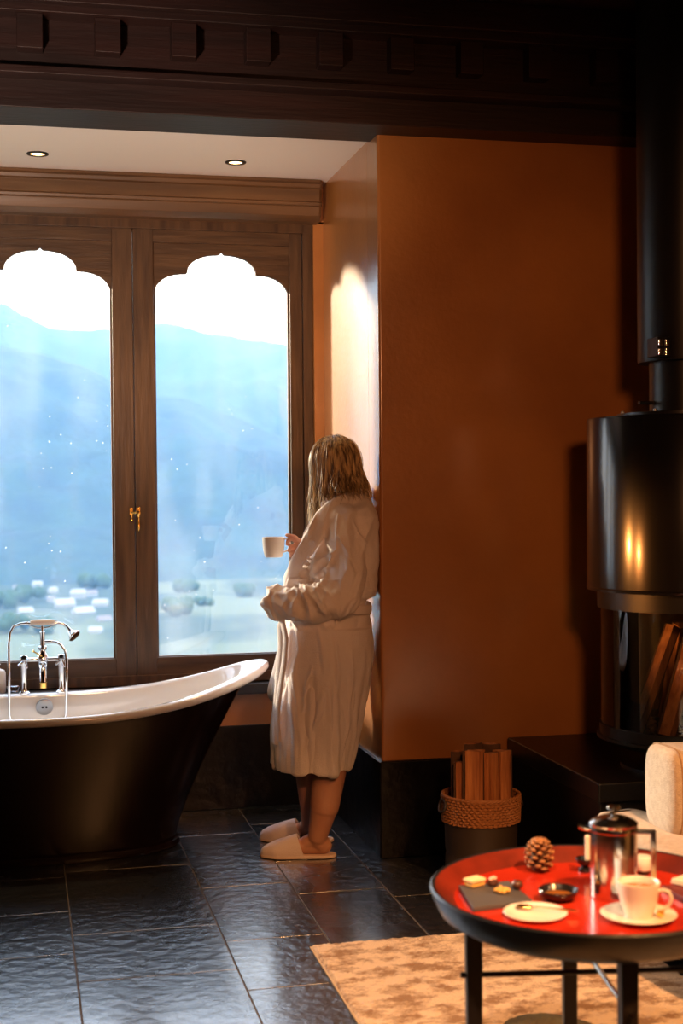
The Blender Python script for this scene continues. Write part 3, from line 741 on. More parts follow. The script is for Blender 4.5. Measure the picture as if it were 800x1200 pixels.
# slate board with four sweets
def onT(px, py, z=0): return PZ(px, py, zt_+z)
q = [onT(537,1033,.018), onT(596,1028,.018), onT(624,1050,.018), onT(554,1059,.018)]
cb = sum(q, Vector())/4
g = G().add([(p.x,p.y,zt_) for p in q]+[(p.x,p.y,zt_+.010) for p in q], [(3,2,1,0),(4,5,6,7),(0,1,5,4),(1,2,6,5),(2,3,7,6),(3,0,4,7)])
tag(g.build('serving_board', m_slateboard, bevel=.0015), 'dark rectangular slate board holding small sweets on the red table', 'serving board')
zb2 = zt_ + .0105
def onB(px, py): return PZ(px, py, zb2)
c = onB(556,1038); t_ = thing('petit_four', c, 'pale layered square cake on the slate board, leftmost of the sweets', 'cake', 'sweets on the slate board')
g = G(); g.m = Matrix.Translation(c) @ Matrix.Rotation(.4,4,'Z'); g.box((-.019,-.014,0),(.019,.014,.009)); g.build('cake_base', m_gold, t_, bevel=.003)
g = G(); g.m = Matrix.Translation(c) @ Matrix.Rotation(.4,4,'Z'); g.box((-.021,-.016,.009),(.021,.016,.018)); g.build('icing_slab', m_cake, t_, bevel=.004, seg=3); adopt(t_)
c = onB(577,1038); t_ = thing('chocolate_truffle', c, 'chocolate with pale pink nut topping beside the square cake', 'chocolate', 'sweets on the slate board')
G().lathe([(.001,0),(.010,0),(.013,.007),(.011,.012),(.001,.013)], c, 18).build('chocolate_cup', m_choc, t_)
g = G(); rr = random.Random(2)
for k in range(6): g.ell(c+Vector((rr.uniform(-.006,.006),rr.uniform(-.005,.005),.014+rr.uniform(0,.004))), (.0055,.0045,.004), Matrix.Rotation(rr.random()*3,4,'Z'), 9, 6)
g.build('nut_topping', m_pink, t_); adopt(t_)
c = onB(588,1046); g = G()
for k in range(26):
    a = rr.random()*6.28; d = .017*rr.random()**.5; g.ell(c+Vector((d*cos(a), d*.75*sin(a), .004+.010*(1-d/.017)*rr.random())), (rr.uniform(.004,.006),.004,.004), Matrix.Rotation(rr.random()*3,4,'X'), 8, 5)
tag(g.build('nut_cluster', m_gold), 'golden crumbly nut cluster at the front of the slate board', 'biscuit', 'sweets on the slate board')
c = onB(606,1042); t_ = thing('chocolate_ball', c, 'round dark chocolate with orange top, rightmost of the sweets', 'chocolate', 'sweets on the slate board')
G().ell(c+Vector((0,0,.010)), (.012,.012,.0105), n=20, m=12).build('chocolate_body', m_choc, t_)
G().lathe([(.001,.0185),(.006,.0178),(.0085,.0155),(.0095,.013),(.001,.012)], c, 16).build('orange_glaze', M('orange_glaze',(.75,.30,.04),.25), t_); adopt(t_)
# black bowl
c = onT(654,1054); t_ = thing('black_bowl', c, 'small black glazed bowl on the red table in front of the pine cone', 'bowl')
G().lathe([(.001,0),(.026,0),(.030,.003),(.040,.012),(.0425,.021),(.0415,.023),(.039,.021),(.035,.011),(.026,.006),(.001,.005)], c, 40).build('bowl_body', m_dark, t_)
G().lathe([(.001,.0105),(.020,.0105),(.034,.0100),(.030,.0085),(.001,.006)], c, 32).build('amber_syrup', m_coffee, t_); adopt(t_)
# plate with spoon
c = onT(627,1073); t_ = thing('small_cream_plate', c, 'small flat cream plate at the front of the red table carrying a spoon', 'plate')
G().lathe([(.001,0),(.040,0),(.062,.005),(.0655,.0085),(.064,.0095),(.050,.006),(.042,.004),(.001,.004)], c, 56).build('plate_body', m_ceramic, t_); adopt(t_)
def spoon(c, ang, lb, cat='spoon', L=.11, z=.0085):
    t_ = thing('teaspoon', c, lb, cat); Mx = Matrix.Translation(c) @ Matrix.Rotation(ang,4,'Z')
    g = G(); g.m = Mx
    g.ell((0,0,z+.003),(.019,.0115,.0042),n=20,m=10)
    g.build('spoon_bowl', m_gold_metal, t_)
    g = G(); g.m = Mx
    g.tube([(.017,0,z+.003),(.035,0,z+.004),(.06,0,z+.004),(L-.012,0,z+.003),(L,0,z+.003)], [.002,.0017,.0018,.0034,.0015], 8)
    g.build('spoon_handle', m_gold_metal, t_); adopt(t_)
spoon(onT(614,1068), math.atan2(rt_.y, rt_.x)-.15, 'golden teaspoon lying across the small cream plate', z=.0075)
# pine cone
c = onT(632,1021); t_ = thing('pine_cone', c, 'upright brown pine cone on the red table left of the coffee press', 'pine cone')
G().lathe([(.001,.002),(.016,.004),(.022,.018),(.020,.038),(.012,.058),(.001,.066)], c, 18).build('cone_core', m_cone, t_)
g = G(); n_ = 74
for k in range(n_):
    u = k/(n_-1); z = .006 + .064*u; a = k*2.39996; r = (.037*(math.sin(pi*min(1,(u*.78+.22)))**.7))*(1 if u < .9 else .7)
    tilt_ = .15 + 1.0*u
    Mx = Matrix.Translation(c+Vector((0,0,z))) @ Matrix.Rotation(a,4,'Z') @ Matrix.Rotation(-tilt_,4,'Y')
    g.m = Mx
    w = .0085*(1-.35*u); L = r
    rs = [[Vector((x, ww*cos(t), hh*sin(t))) for t in [2*pi*j/8 for j in range(8)]] for x, ww, hh in ((.004,w*.4,.0015),(L*.6,w*.8,.0016),(L*.88,w,.0026),(L*.98,w*.9,.0036),(L*1.03,w*.4,.002))]
    g.rings(rs)
g.m = Matrix.Identity(4)
g.build('cone_scales', m_scale, t_, ang=60); adopt(t_)
# coffee press
c = onT(719,1050); cz = zt_
pt = PD(719, 964, (c-CAM).dot(ray(400,600))/1.0)
d_ = (c-CAM).dot((cam_m.to_3x3() @ Vector((0,0,-1))))
hp = PD(719, 966, d_).z - cz; rp = 27.5/F*d_
t_ = thing('coffee_press', c, 'polished steel coffee press with domed lid on the red table', 'coffee press')
G().lathe([(.001,0),(rp-.002,0),(rp,.002),(rp,hp-.012),(rp+.0015,hp-.010),(rp+.0015,hp-.002),(rp-.001,hp),(.001,hp)], c, 64).build('press_body', m_press, t_, ang=30)
ld = G().lathe([(.001,hp),(rp+.001,hp),(rp+.002,hp+.004),(rp-.004,hp+.010),(rp-.020,hp+.017),(.012,hp+.021),(.001,hp+.021)], c, 64).build('press_lid', m_press, t_, ang=50)
G().lathe([(.004,hp+.019),(.004,hp+.030),(.011,hp+.032),(.0145,hp+.036),(.013,hp+.041),(.001,hp+.043)], c, 24).build('plunger_knob', m_press, ld)
R2 = rt_
g = G()
h0 = c + R2*(rp-.002); 
def boxr(a, b, g, w=.008):    # bar in the plane spanned by rt_ and z
    pass
def bar(p, q, wy, wz):
    """rectangular bar from p to q (offsets along rt_, height)"""
    P = c + R2*p[0] + Vector((0,0,p[1])); Q = c + R2*q[0] + Vector((0,0,q[1])); n = f
    t = (Q-P).normalized(); u = t.cross(n)
    vs = [P+n*a*wy+u*b*wz for a, b in ((-1,-1),(1,-1),(1,1),(-1,1))] + [Q+n*a*wy+u*b*wz for a, b in ((-1,-1),(1,-1),(1,1),(-1,1))]
    g.add(vs, [(0,3,2,1),(4,5,6,7),(0,1,5,4),(1,2,6,5),(2,3,7,6),(3,0,4,7)])
e_ = rp + .036
bar((rp-.002,hp-.013),(e_,hp-.013),.007,.0045); bar((e_-.003,hp-.0085),(e_-.003,.030),.007,.006)
bar((rp-.002,.034),(e_,.034),.006,.004)
g.build('press_handle', m_press, t_, bevel=.002)
g = G(); rs = []
for k, (dx, w, dz) in enumerate(((0,.013,0),(.012,.011,.001),(.022,.008,.004),(.027,.004,.006))):
    rs.append([c - R2*(rp-.003+dx) + f*(w*cos(t)) + Vector((0,0,hp-.010+dz+(.007*sin(t) if sin(t)<0 else .005*sin(t)))) for t in [2*pi*j/14 for j in range(14)]])
g.rings(rs); g.build('press_spout', m_press, t_); adopt(t_)
# candle cup behind the press
c = onT(685,1021); t_ = thing('candle_cup', c, 'small black footed candle cup partly behind the coffee press', 'candle holder')
G().lathe([(.001,0),(.014,0),(.014,.006),(.008,.010),(.010,.014),(.018,.020),(.021,.030),(.0195,.031),(.016,.022),(.001,.018)], c, 28).build('cup_body', m_dark, t_)
adopt(t_)
c2 = c + R2*.006 + Vector((0,0,.0185)); tag(G().lathe([(.001,0),(.0058,0),(.0058,.062),(.004,.064),(.001,.064)], c2, 18).build('white_candle', m_wax), 'short white candle standing in the small black cup', 'candle')
# cup and saucer
c = onT(748,1076); t_ = thing('white_saucer', c, 'white saucer under the cream coffee cup at the front of the table', 'saucer')
d_ = (c-CAM).dot((cam_m.to_3x3() @ Vector((0,0,-1)))); rsr = 44.5/F*d_
G().lathe([(.001,0),(.026,0),(.030,.002),(rsr-.004,.0085),(rsr,.011),(rsr-.0015,.012),(.032,.006),(.024,.0045),(.001,.0045)], c, 56).build('saucer_body', m_ceramic, t_); adopt(t_)
cc = c + Vector((0,0,.0052)) - R2*.0 ; ru = 25/F*d_; hc_ = PD(748,1033,d_).z - cc.z
t_ = thing('coffee_cup', cc, 'cream coffee cup standing on the saucer on the red table', 'cup')
G().lathe([(.001,0),(ru*.62,0),(ru*.66,.003),(ru*.86,hc_*.40),(ru*.97,hc_*.8),(ru,hc_),(ru-.0015,hc_+.001),(ru-.003,hc_-.001),(ru*.90,hc_*.75),(ru*.78,hc_*.4),(ru*.55,.006),(.001,.005)], cc, 48).build('cup_body', m_ceramic, t_)
hd = (R2*.97 - f*.25).normalized()
pts = [cc + hd*(ru*a) + Vector((0,0,hc_*b)) for a, b in ((.94,.78),(1.15,.84),(1.42,.80),(1.55,.62),(1.45,.42),(1.2,.30),(.86,.26))]
G().tube(pts, [.0035,.0038,.0038,.004,.0036,.0034,.0036], 10).build('handle', m_ceramic, t_)
G().lathe([(.001,hc_*.82),(ru*.88,hc_*.82),(ru*.80,hc_*.7),(.001,hc_*.7)], cc, 32).build('coffee', m_coffee, t_); adopt(t_)
g = G()
for k in range(7):
    p = c + R2*(.040+.004*cos(k*2)+.003*k*.3) + f*(-.018+.006*k) ; g.ell(p+Vector((0,0,.0125)), (.005,.004,.0035), Matrix.Rotation(k,4,'Z'), 8, 5)
tag(g.build('amber_sugar_crystals', M('amber_sugar',(.85,.50,.12),.25)), 'amber sugar crystals on the saucer right of the coffee cup', 'sugar', kind='stuff')
# cream pot behind the handle, book and second dish at the edge of the picture
c = onT(753,1024); t_ = thing('sugar_pot', c, 'small cream pot with brown foot seen through the coffee press handle', 'pot')
G().lathe([(.001,0),(.013,0),(.0165,.006),(.017,.010),(.001,.011)], c, 24).build('pot_foot', m_cone, t_)
G().lathe([(.001,.009),(.017,.010),(.0195,.020),(.0195,.038),(.017,.041),(.001,.041)], c, 28).build('pot_body', m_ceramic, t_); adopt(t_)
a_, b_ = onT(775,1044), onT(822,1070)
d = (b_-a_); d.z = 0; L_ = d.length; 
t_ = thing('slim_red_notebook', a_, 'slim dark red notebook at the right edge of the table beside the cup', 'book')
g = G(); g.m = Matrix.Translation(a_ + Vector((0,0,0))) @ Matrix.Rotation(math.atan2(d.y,d.x),4,'Z'); g.box((0,.001,.0015),(L_-.001,.048,.0105)); g.build('page_block', m_paper, t_)
g = G(); g.m = Matrix.Translation(a_) @ Matrix.Rotation(math.atan2(d.y,d.x),4,'Z'); g.box((0,0,0),(L_,.05,.002)).box((0,0,.010),(L_,.05,.012)).box((0,-.001,0),(L_,.0015,.012)); g.build('book_cover', m_book, t_, bevel=.0008); adopt(t_)
c = onT(803,1036,.0125) + Vector((0,0,0)); t_ = thing('folded_napkin', Vector((c.x,c.y,zt_+.0125)), 'folded cream napkin on the red notebook at the right photo edge', 'napkin')
g = G(); g.m = Matrix.Translation((c.x,c.y,zt_+.0124)) @ Matrix.Rotation(.5,4,'Z'); g.box((-.022,-.018,0),(.03,.024,.006)).box((-.021,-.018,.0065),(.028,.023,.012)); g.build('napkin_cloth', m_paper, t_, bevel=.003, seg=3); adopt(t_)

# ------------------------------------------------------------------ valley and mountains beyond the window
def azdir(px):
    d = ray(px, 573); d.z = 0; return d.normalized()
def terrain(name, prof, r0, r1, z0, amp, nr, na, p0, p1, seed, power=1.0, depth=1.35):
    vs = []; fs = []
    def el(px):
        for (a, ya), (b, yb) in zip(prof, prof[1:]):
            if a <= px <= b: return ya + (yb-ya)*(px-a)/(b-a)
        return prof[0][1] if px < prof[0][0] else prof[-1][1]
    for i in range(na+1):
        px = p0 + (p1-p0)*i/na; d = azdir(px)
        top = (574 - el(px))/F * r1 + 1.45
        for j in range(nr+1):
            t = j/nr * depth; r = r0 + (r1-r0)*t
            h = z0 + (top - z0)*(t**power if t <= 1 else 1-(t-1)*1.2)
            wgt = min(1, t*2.5)
            p = Vector((d.x*r*.0016, d.y*r*.0016, seed))
            h += amp*wgt*(noise.fractal(p*1.2, .9, 2.1, 6))*(.35 if abs(t-1) < .12 else 1) + (3*noise.noise(p*60) if t>.05 else 0)
            vs.append((CAM.x+d.x*r, CAM.y+d.y*r, h))
    for i in range(na):
        for j in range(nr):
            a = i*(nr+1)+j; fs.append((a,a+nr+1,a+nr+2,a+1))
    g = G(); g.add(vs, fs); o = g.build(name, m_forest, ang=180); struct(o); return o
ZV = -120
terrain('distant_mountain_ridge', [(-900,300),(-300,330),(-60,352),(0,362),(20,368),(60,385),(90,391),(130,393),(184,388),(215,391),(260,398),(300,400),(338,408),(420,430),(700,470)], 2500, 5200, ZV, 120, 60, 220, -1500, 1100, 1.3)
terrain('near_forest_slope', [(-900,330),(-300,372),(0,414),(50,425),(110,440),(160,470),(220,470),(280,495),(340,525),(420,540),(700,560)], 1850, 3000, ZV, 90, 50, 220, -1500, 1100, 7.7, .9)
g = G(); n_ = 40; vs = []; fs = []
for j in range(n_+1):
    for i in range(n_+1):
        x = -3200 + 6400*i/n_; y = 40 + 3400*j/n_
        vs.append((x, y, ZV + 12*noise.noise(Vector((x*.002,y*.002,0))) ))
for j in range(n_):
    for i in range(n_): a = j*(n_+1)+i; fs.append((a,a+1,a+n_+2,a+n_+1))
g.add(vs, fs); struct(g.build('ground_valley', m_field, ang=180), 'green valley floor far below the window', 'valley')
hs_ = [(44,688,20,9),(62,694,16,8),(80,684,22,9),(92,700,26,10),(76,712,30,9),(108,698,18,8),(118,712,24,10),(60,704,14,7),(98,722,30,9),(30,720,22,8),(122,730,20,8),(112,742,18,7),(20,690,14,7)]
words = ['behind the shower head','at the far end of the valley fields','above the mixer tap','at the village centre','near the middle casement stile','on the lower fields']
hs_.sort(); hs_ = [(a, b_, c*.62, d*.8) for a, b_, c, d in hs_]
ords = ['leftmost', 'second from the left', 'third from the left', 'fourth from the left', 'fifth from the left', 'sixth from the left', 'seventh from the left', 'sixth from the right', 'fifth from the right', 'fourth from the right', 'third from the right', 'second from the right', 'rightmost']
for i, (px, py, w, h) in enumerate(hs_):
    p = PZ(px, py, ZV); 
    o = thing('village_house', (p.x,p.y,ZV-3), 'tiny pale house in the hazy valley village, ' + ords[i], 'house', 'village houses in the valley')
    a = (i*37 % 50)/50 - .5; Mx = Matrix.Translation((p.x,p.y,ZV-3)) @ Matrix.Rotation(a,4,'Z')
    g = G(); g.m = Mx; g.box((-w/2,-w*.3,0),(w/2,w*.3,h)); g.build('house_wall', m_house, o, smooth=False)
    g = G(); g.m = Mx; g.add([(-w*.55,-w*.36,h),(w*.55,-w*.36,h),(w*.55,w*.36,h),(-w*.55,w*.36,h),(-w*.5,0,h+w*.28),(w*.5,0,h+w*.28)],[(0,1,5,4),(2,3,4,5),(0,4,3),(1,2,5),(3,2,1,0)]); g.build('roof', m_house if i%3 else m_roof, o, smooth=False)
    adopt(o)
for i, (px, py, r, lb) in enumerate(((205,724,13,'round tree clump in the valley behind the right casement'),(240,712,8,'smaller tree clump in the valley right of the round one'),(14,742,12,'tree clump in the valley behind the shower hose'),(52,742,9,'tree clump in the valley behind the mixer tap'),(36,704,12,'tree clump at the left end of the village'),(8,712,12,'tree clump at the left edge of the photo above the shower hose'),(112,690,14,'tree clump behind the village beside the casement stile'),(56,682,14,'tree clump behind the village at the foot of the slope'),(220,694,12,'tree clump at the foot of the slope behind the right casement'),(290,700,12,'tree clump at the foot of the slope left of the raised cup'))):
    p = PZ(px, py, ZV); g = G(); rr = random.Random(i)
    for k in range(9): g.ell((p.x+rr.uniform(-1,1)*r,p.y+rr.uniform(-1,1)*r,ZV+r*.5+rr.random()*r*.5), r*rr.uniform(.4,.7), n=10, m=7)
    t_ = g.build('tree_clump', m_tree); tag(t_, lb, 'trees')
# haze: a homogeneous volume filling the valley
m_haze = bpy.data.materials.new('valley_haze'); m_haze.use_nodes = True; nt = m_haze.node_tree
for n in list(nt.nodes): nt.nodes.remove(n)
vo = nt.nodes.new('ShaderNodeVolumeScatter'); ot = nt.nodes.new('ShaderNodeOutputMaterial')
vo.inputs['Color'].default_value = (.30,.58,1.0,1); vo.inputs['Density'].default_value = .00016; vo.inputs['Anisotropy'].default_value = .1
nt.links.new(vo.outputs[0], ot.inputs['Volume'])
hz_ = G().box((-5200,60,-260),(5200,8600,760)).build('valley_haze', m_haze, smooth=False)
tag(hz_, 'blue haze hanging in the valley and before the mountains', 'haze', kind='stuff')
hz_.display_type = 'WIRE'
# ------------------------------------------------------------------ the woman in the bathrobe
from mathutils.bvhtree import BVHTree
Y0 = 5.42
pc = PZ(352, 1003, 0)
woman = thing('person', (pc.x, 5.46, 0), 'blonde woman in a white bathrobe leaning on the wall corner with a cup', 'person')
HC = PY(390, 550, 5.43)
FD = Vector((-.50, .86, -.10)).normalized(); UD = Vector((.0, -.0, 1)); RD = FD.cross(UD).normalized(); UD = RD.cross(FD).normalized()
HM = Matrix((RD, FD, UD)).transposed().to_4x4()
def hp_(r, f_, u): return HC + RD*r + FD*f_ + UD*u
def q3(px, py, Y): return PY(px, py, Y)
b = G()
# head: skull, jaw, cheeks, nose, brow, chin, ears, neck
b.ell(hp_(0,-.008,.022), (.074,.094,.086), HM)
b.ell(hp_(0,.028,-.030), (.056,.058,.078), HM)
b.ell(hp_(0,.052,-.088), (.022,.024,.020), HM)
for s in (-1,1):
    b.ell(hp_(s*.036,.056,-.026), (.022,.024,.024), HM)
    b.ell(hp_(s*.030,.080,.020), (.026,.012,.009), HM)
    b.cap(hp_(s*.046,.02,-.060), hp_(s*.016,.058,-.090), .022, .016)
    b.ell(hp_(s*.031,.0765,.0125), (.0165,.0115,.0060), HM); b.ell(hp_(s*.031,.0745,-.0075), (.015,.0105,.0050), HM)
    b.ell(hp_(s*.076,-.008,-.012), (.010,.020,.031), HM)
b.cap(hp_(0,.088,.012), hp_(0,.108,-.026), .008, .013); 
for s in (-1,1): b.ell(hp_(s*.011,.099,-.030), (.009,.011,.008), HM)
b.ell(hp_(0,.086,-.056), (.023,.012,.007), HM); b.ell(hp_(0,.084,-.067), (.019,.012,.008), HM)
b.cap(hp_(0,-.020,-.060), q3(405,592,5.42), .056, .060)
# torso (inside the robe)
b.cap(q3(402,618,5.33), q3(400,618,5.52), .070, .070); b.cap(q3(400,628,5.42), q3(390,690,5.42), .095, .098)
b.cap(q3(388,690,5.42), q3(384,745,5.44), .100, .118); b.cap(q3(386,752,5.38), q3(386,752,5.50), .105, .105)
# legs
b.cap(q3(388,770,5.39), q3(384,868,5.385), .088, .066); b.cap(q3(384,868,5.385), q3(386,902,5.38), .064, .068)
b.cap(q3(386,902,5.38), q3(380,945,5.375), .067, .058); b.cap(q3(380,945,5.375), q3(372,980,5.39), .056, .038)
SN = (PZ(305,1004,.0), PZ(394,1004,.0)); SF = (PZ(304,984,.0), PZ(391,986,.0))
def foot(S_, ank, ra):
    def L_(u, z, w=0): return S_[0].lerp(S_[1], u) + Vector((0, w, z))
    b.cap(ank, L_(.80,.052), ra, .037); b.cap(ank, L_(.60,.052), ra*.9, .030); b.cap(L_(.84,.044), L_(.50,.042), .031, .029); b.cap(L_(.50,.042), L_(.20,.030), .028, .016)
foot(SN, q3(371,983,5.40), .038)
b.cap(q3(384,770,5.52), q3(370,868,5.55), .088, .064); b.cap(q3(370,868,5.55), q3(363,905,5.565), .062, .060)
b.cap(q3(363,905,5.565), q3(365,940,5.575), .060, .050); b.cap(q3(365,940,5.575), q3(364,966,5.58), .048, .038)
foot(SF, q3(365,966,5.58), .036)
# left arm (near), folded over the belly, hand tucked under the right elbow
b.cap(q3(402,620,5.32), q3(401,660,5.27), .044, .042); b.cap(q3(401,660,5.27), q3(399,703,5.23), .042, .038); b.cap(q3(401,705,5.21), q3(345,710,5.28), .038, .028)
LW = q3(338,709,5.31)
b.cap(q3(345,710,5.28), LW, .026, .024); b.ell(q3(328,708,5.345), (.032,.026,.018), Matrix.Rotation(-.6,4,'Z'))
for k, dy in enumerate((-7,-2.5,2,6)):
    b.cap(q3(325,707+dy,5.355), q3(324,706+dy,5.40), .0085, .008); b.cap(q3(324,706+dy,5.40), q3(331,706+dy,5.43), .008, .007)
b.cap(q3(331,703,5.335), q3(327,696,5.365), .010, .008)
# right arm (far): elbow down, forearm up, hand at the cup
b.cap(q3(398,614,5.56), q3(384,700,5.55), .046, .040); b.cap(q3(384,700,5.55), q3(359,650,5.49), .038, .026)
HY = 5.47
b.cap(q3(359,650,5.49), q3(353,641,HY), .025, .022)
def h3(px, py, dy=0): return PY(px, py, HY + dy)
b.ell(h3(348.5,640.5), (.018,.016,.026), Matrix.Rotation(.35,4,'Y'))
def finger(pts, r0, r1):
    for i in range(len(pts)-1):
        t0 = i/(len(pts)-1); t1 = (i+1)/(len(pts)-1); b.cap(pts[i], pts[i+1], r0+(r1-r0)*t0, r0+(r1-r0)*t1, 10)
finger([h3(347,634,-.006), h3(341.5,631.5,-.010), h3(336.8,634,-.008), h3(336.2,638,.0)], .0090, .0068)          # index through the handle
finger([h3(346,639,-.004), h3(340.5,640.5,-.012), h3(338.2,645,-.006), h3(341.5,646.5,.006)], .0090, .0068)      # middle
finger([h3(346.5,645,-.002), h3(341.5,648,-.010), h3(341,652,-.002), h3(344.5,652.5,.006)], .0086, .0066)         # ring
finger([h3(348.5,650,.000), h3(345.0,653.5,-.008), h3(345.5,656.5,.0), h3(349,656,.006)], .0078, .0060)           # little
finger([h3(351.5,635,-.016), h3(345.5,629.5,-.020), h3(340,627.6,-.014), h3(335.8,627.2,-.004)], .0100, .0076)    # thumb on top of the handle
me = remeshed(b, .0038, 4, .5)
body = obj('body', me, m_skin, woman)
# eyes, brows, lips
for s in (-1, 1):
    e = G().ell(hp_(s*.031,.0735,.003), (.0120,.0120,.0095), HM, 18, 12).build('eye', m_eye, woman)
    G().ell(hp_(s*.031,.0828,.003), (.0050,.0036,.0050), HM, 14, 8).build('iris', m_iris, e)
    G().tube([hp_(s*.014,.092,.023), hp_(s*.028,.094,.029), hp_(s*.048,.082,.024)], [.003,.0036,.0018], 8).build('eyebrow', m_brow, woman)
G().ell(hp_(0,.0945,-.0575), (.021,.0075,.0042), HM, 18, 8).ell(hp_(0,.092,-.0655), (.018,.008,.005), HM, 18, 8).build('lips', m_lip, woman)

# robe ---------------------------------------------------------------
rows = [(573,404,424,.060,5.43),(583,392,430,.10,5.43),(594,382,435,.150,5.42),(604,374,438,.18,5.42),(618,367,440,.19,5.42),(640,357,441,.19,5.42),(665,346,442,.18,5.42),
        (690,340,441,.174,5.42),(698,338,438,.170,5.42),(703,337,429,.160,5.42),(708,337,427,.160,5.42),(718,335,429,.168,5.42),(735,331,433,.182,5.43),(755,328,435,.195,5.44),(775,326,434,.198,5.45),
        (800,323,430,.197,5.46),(830,321,424,.193,5.46),(860,320,418,.190,5.46),(885,319,411,.188,5.46),(897,320,408,.186,5.46)]
NR = 64
def rring(row, k=0, dz=0):
    py, a, c_, hy, Yc = row; A = PY(a, py, Yc); C = PY(c_, py, Yc); cx = (A.x+C.x)/2; hx = (C.x-A.x)/2 - k; z = (A.z+C.z)/2
    out = []
    for j in range(NR):
        t = 2*pi*j/NR; cc, ss = cos(t), sin(t); e = 2/2.35
        out.append(Vector((cx + hx*math.copysign(abs(cc)**e, cc), Yc + (hy-k)*math.copysign(abs(ss)**e, ss), z+dz)))
    return out
r_ = G()
rs = [rring(x) for x in reversed(rows)]
rs = [rring(rows[-5], .016), rring(rows[-3], .015), rring(rows[-1], .014), rring(rows[-1], .003, -.006)] + rs[0:]
r_.rings(rs)
# near sleeve
slv = [(q3(402,610,5.30),.078),(q3(404,640,5.255),.084),(q3(405,675,5.235),.085),(q3(400,700,5.225),.084),(q3(380,706,5.225),.082),(q3(358,707,5.245),.076),(q3(340,706,5.285),.068),(q3(328,706,5.32),.062)]
for (p, a), (q, c_) in zip(slv, slv[1:]): r_.cap(p, q, a*.93, c_*.93, 24)
# turned-back cuff
cdir = (slv[-1][0]-slv[-2][0]).normalized(); cu = cdir.orthogonal().normalized(); cw = cdir.cross(cu)
for off in (0, .012, .024): 
    o_ = slv[-1][0] + cdir*(.008+off)
    r_.tube([o_ + (cu*cos(t)+cw*sin(t))*(.060 - off*.35 + .004*sin(3*t+off*200)) + cdir*.005*sin(5*t+off*90) for t in [2*pi*k/28 for k in range(28)]], .0115, 10, closed=True)
# far sleeve
for p, q, a, c_ in ((q3(396,614,5.54),q3(388,660,5.56),.074,.074),(q3(388,660,5.56),q3(378,692,5.55),.074,.068),(q3(378,692,5.55),q3(363,664,5.505),.062,.050)):
    r_.cap(p, q, a, c_, 22)
# shawl collar: a flattened band round the neck and down the chest on both sides
ax = PY(408, 600, 5.43)
def collar(path, wd=.042, th=.018):
    pts = [PY(*p) for p in path]; rs = []
    for i, p in enumerate(pts):
        t = (pts[min(i+1,len(pts)-1)] - pts[max(i-1,0)]).normalized(); n = p - Vector((ax.x - .03*max(0,(ax.z-p.z)*4), ax.y, p.z)); n.normalize()
        w = t.cross(n).normalized(); n = w.cross(t); k = .6 if i in (0, len(pts)-1) else 1
        rs.append([p + n*.012 + w*wd*k*cos(a) + n*th*sin(a) for a in [2*pi*j/14 for j in range(14)]])
    r_.rings(rs)
collar([(427,579,5.47),(428,580,5.42),(420,583,5.36),(406,590,5.315),(390,599,5.30),(377,614,5.30),(366,634,5.305),(353,658,5.33),(343,682,5.375),(338,702,5.41)])
collar([(428,580,5.40),(426,578,5.47),(410,580,5.53),(390,592,5.55),(372,614,5.55),(358,640,5.52),(346,670,5.47),(340,694,5.43)])
# loose far front panel
g2 = [(q3(338,740,5.55),.020),(q3(331,780,5.565),.026),(q3(325,812,5.57),.030)]
for (p, a), (q, c_) in zip(g2, g2[1:]): r_.cap(p, q, a, c_, 12)
r_.ell(q3(402,606,5.335), (.062,.062,.055)); r_.ell(q3(392,604,5.33), (.05,.05,.045))
bv = BVHTree.FromPolygons(r_.v, r_.f)
def surf(px, py, off=0.0):
    d = ray(px, py).normalized(); h = bv.ray_cast(CAM, d)
    return (h[0] - d*off) if h[0] else PY(px, py, 5.3)
def ridge(pts, rad, n=8):
    P_ = []
    for (a, b_), (c_, d_) in zip(pts, pts[1:]):
        for k in range(6): P_.append((a+(c_-a)*k/6, b_+(d_-b_)*k/6))
    P_.append(pts[-1]); W_ = [surf(*p) for p in P_]; m = len(W_)
    r_.tube(W_, [rad*1.3*max(.25, math.sin(pi*(i+.6)/(m+.2))**.6) for i in range(m)], n)
for pts, rad in (([(396,600),(394,620),(392,645)],.007), ([(392,645),(380,652),(368,664),(360,674)],.010), ([(389,648),(384,662),(376,672),(366,684)],.011),
                 ([(377,662),(383,672),(380,682),(372,690),(360,697)],.010), ([(352,672),(350,690),(346,702),(342,722)],.010), ([(346,690),(338,697),(331,712)],.010),
                 ([(362,676),(360,690),(352,704)],.009), ([(405,655),(412,672),(408,694)],.010), ([(395,625),(402,640),(412,655)],.008), ([(415,610),(424,632),(428,655)],.010),
                 ([(418,700),(408,712),(396,730)],.010), ([(425,664),(418,684),(414,700)],.009), ([(384,690),(378,706),(370,722)],.009),
                 ([(347,735),(350,760),(345,790),(350,830),(353,870),(353,903)],.008), ([(341,735),(339,770),(334,800)],.010), ([(334,735),(331,760),(330,790)],.009),
                 ([(379,812),(372,835),(363,860),(358,885)],.013), ([(365,780),(358,810),(354,840)],.012), ([(392,740),(396,780),(394,830),(392,890)],.009),
                 ([(412,760),(412,800),(408,850),(402,890)],.009), ([(336,800),(332,835),(326,862)],.011), ([(372,735),(378,760),(380,790)],.008),
                 ([(372,600),(366,615),(358,636)],.006)):
    ridge(pts, rad)
me = remeshed(r_, .0046, 4, .5)
zw = PY(400, 707, 5.42).z; zs_ = PY(400, 610, 5.42).z; zh_ = PY(400, 900, 5.46).z
nrm = [v.normal.copy() for v in me.vertices]
xc_ = PY(380, 780, 5.45).x
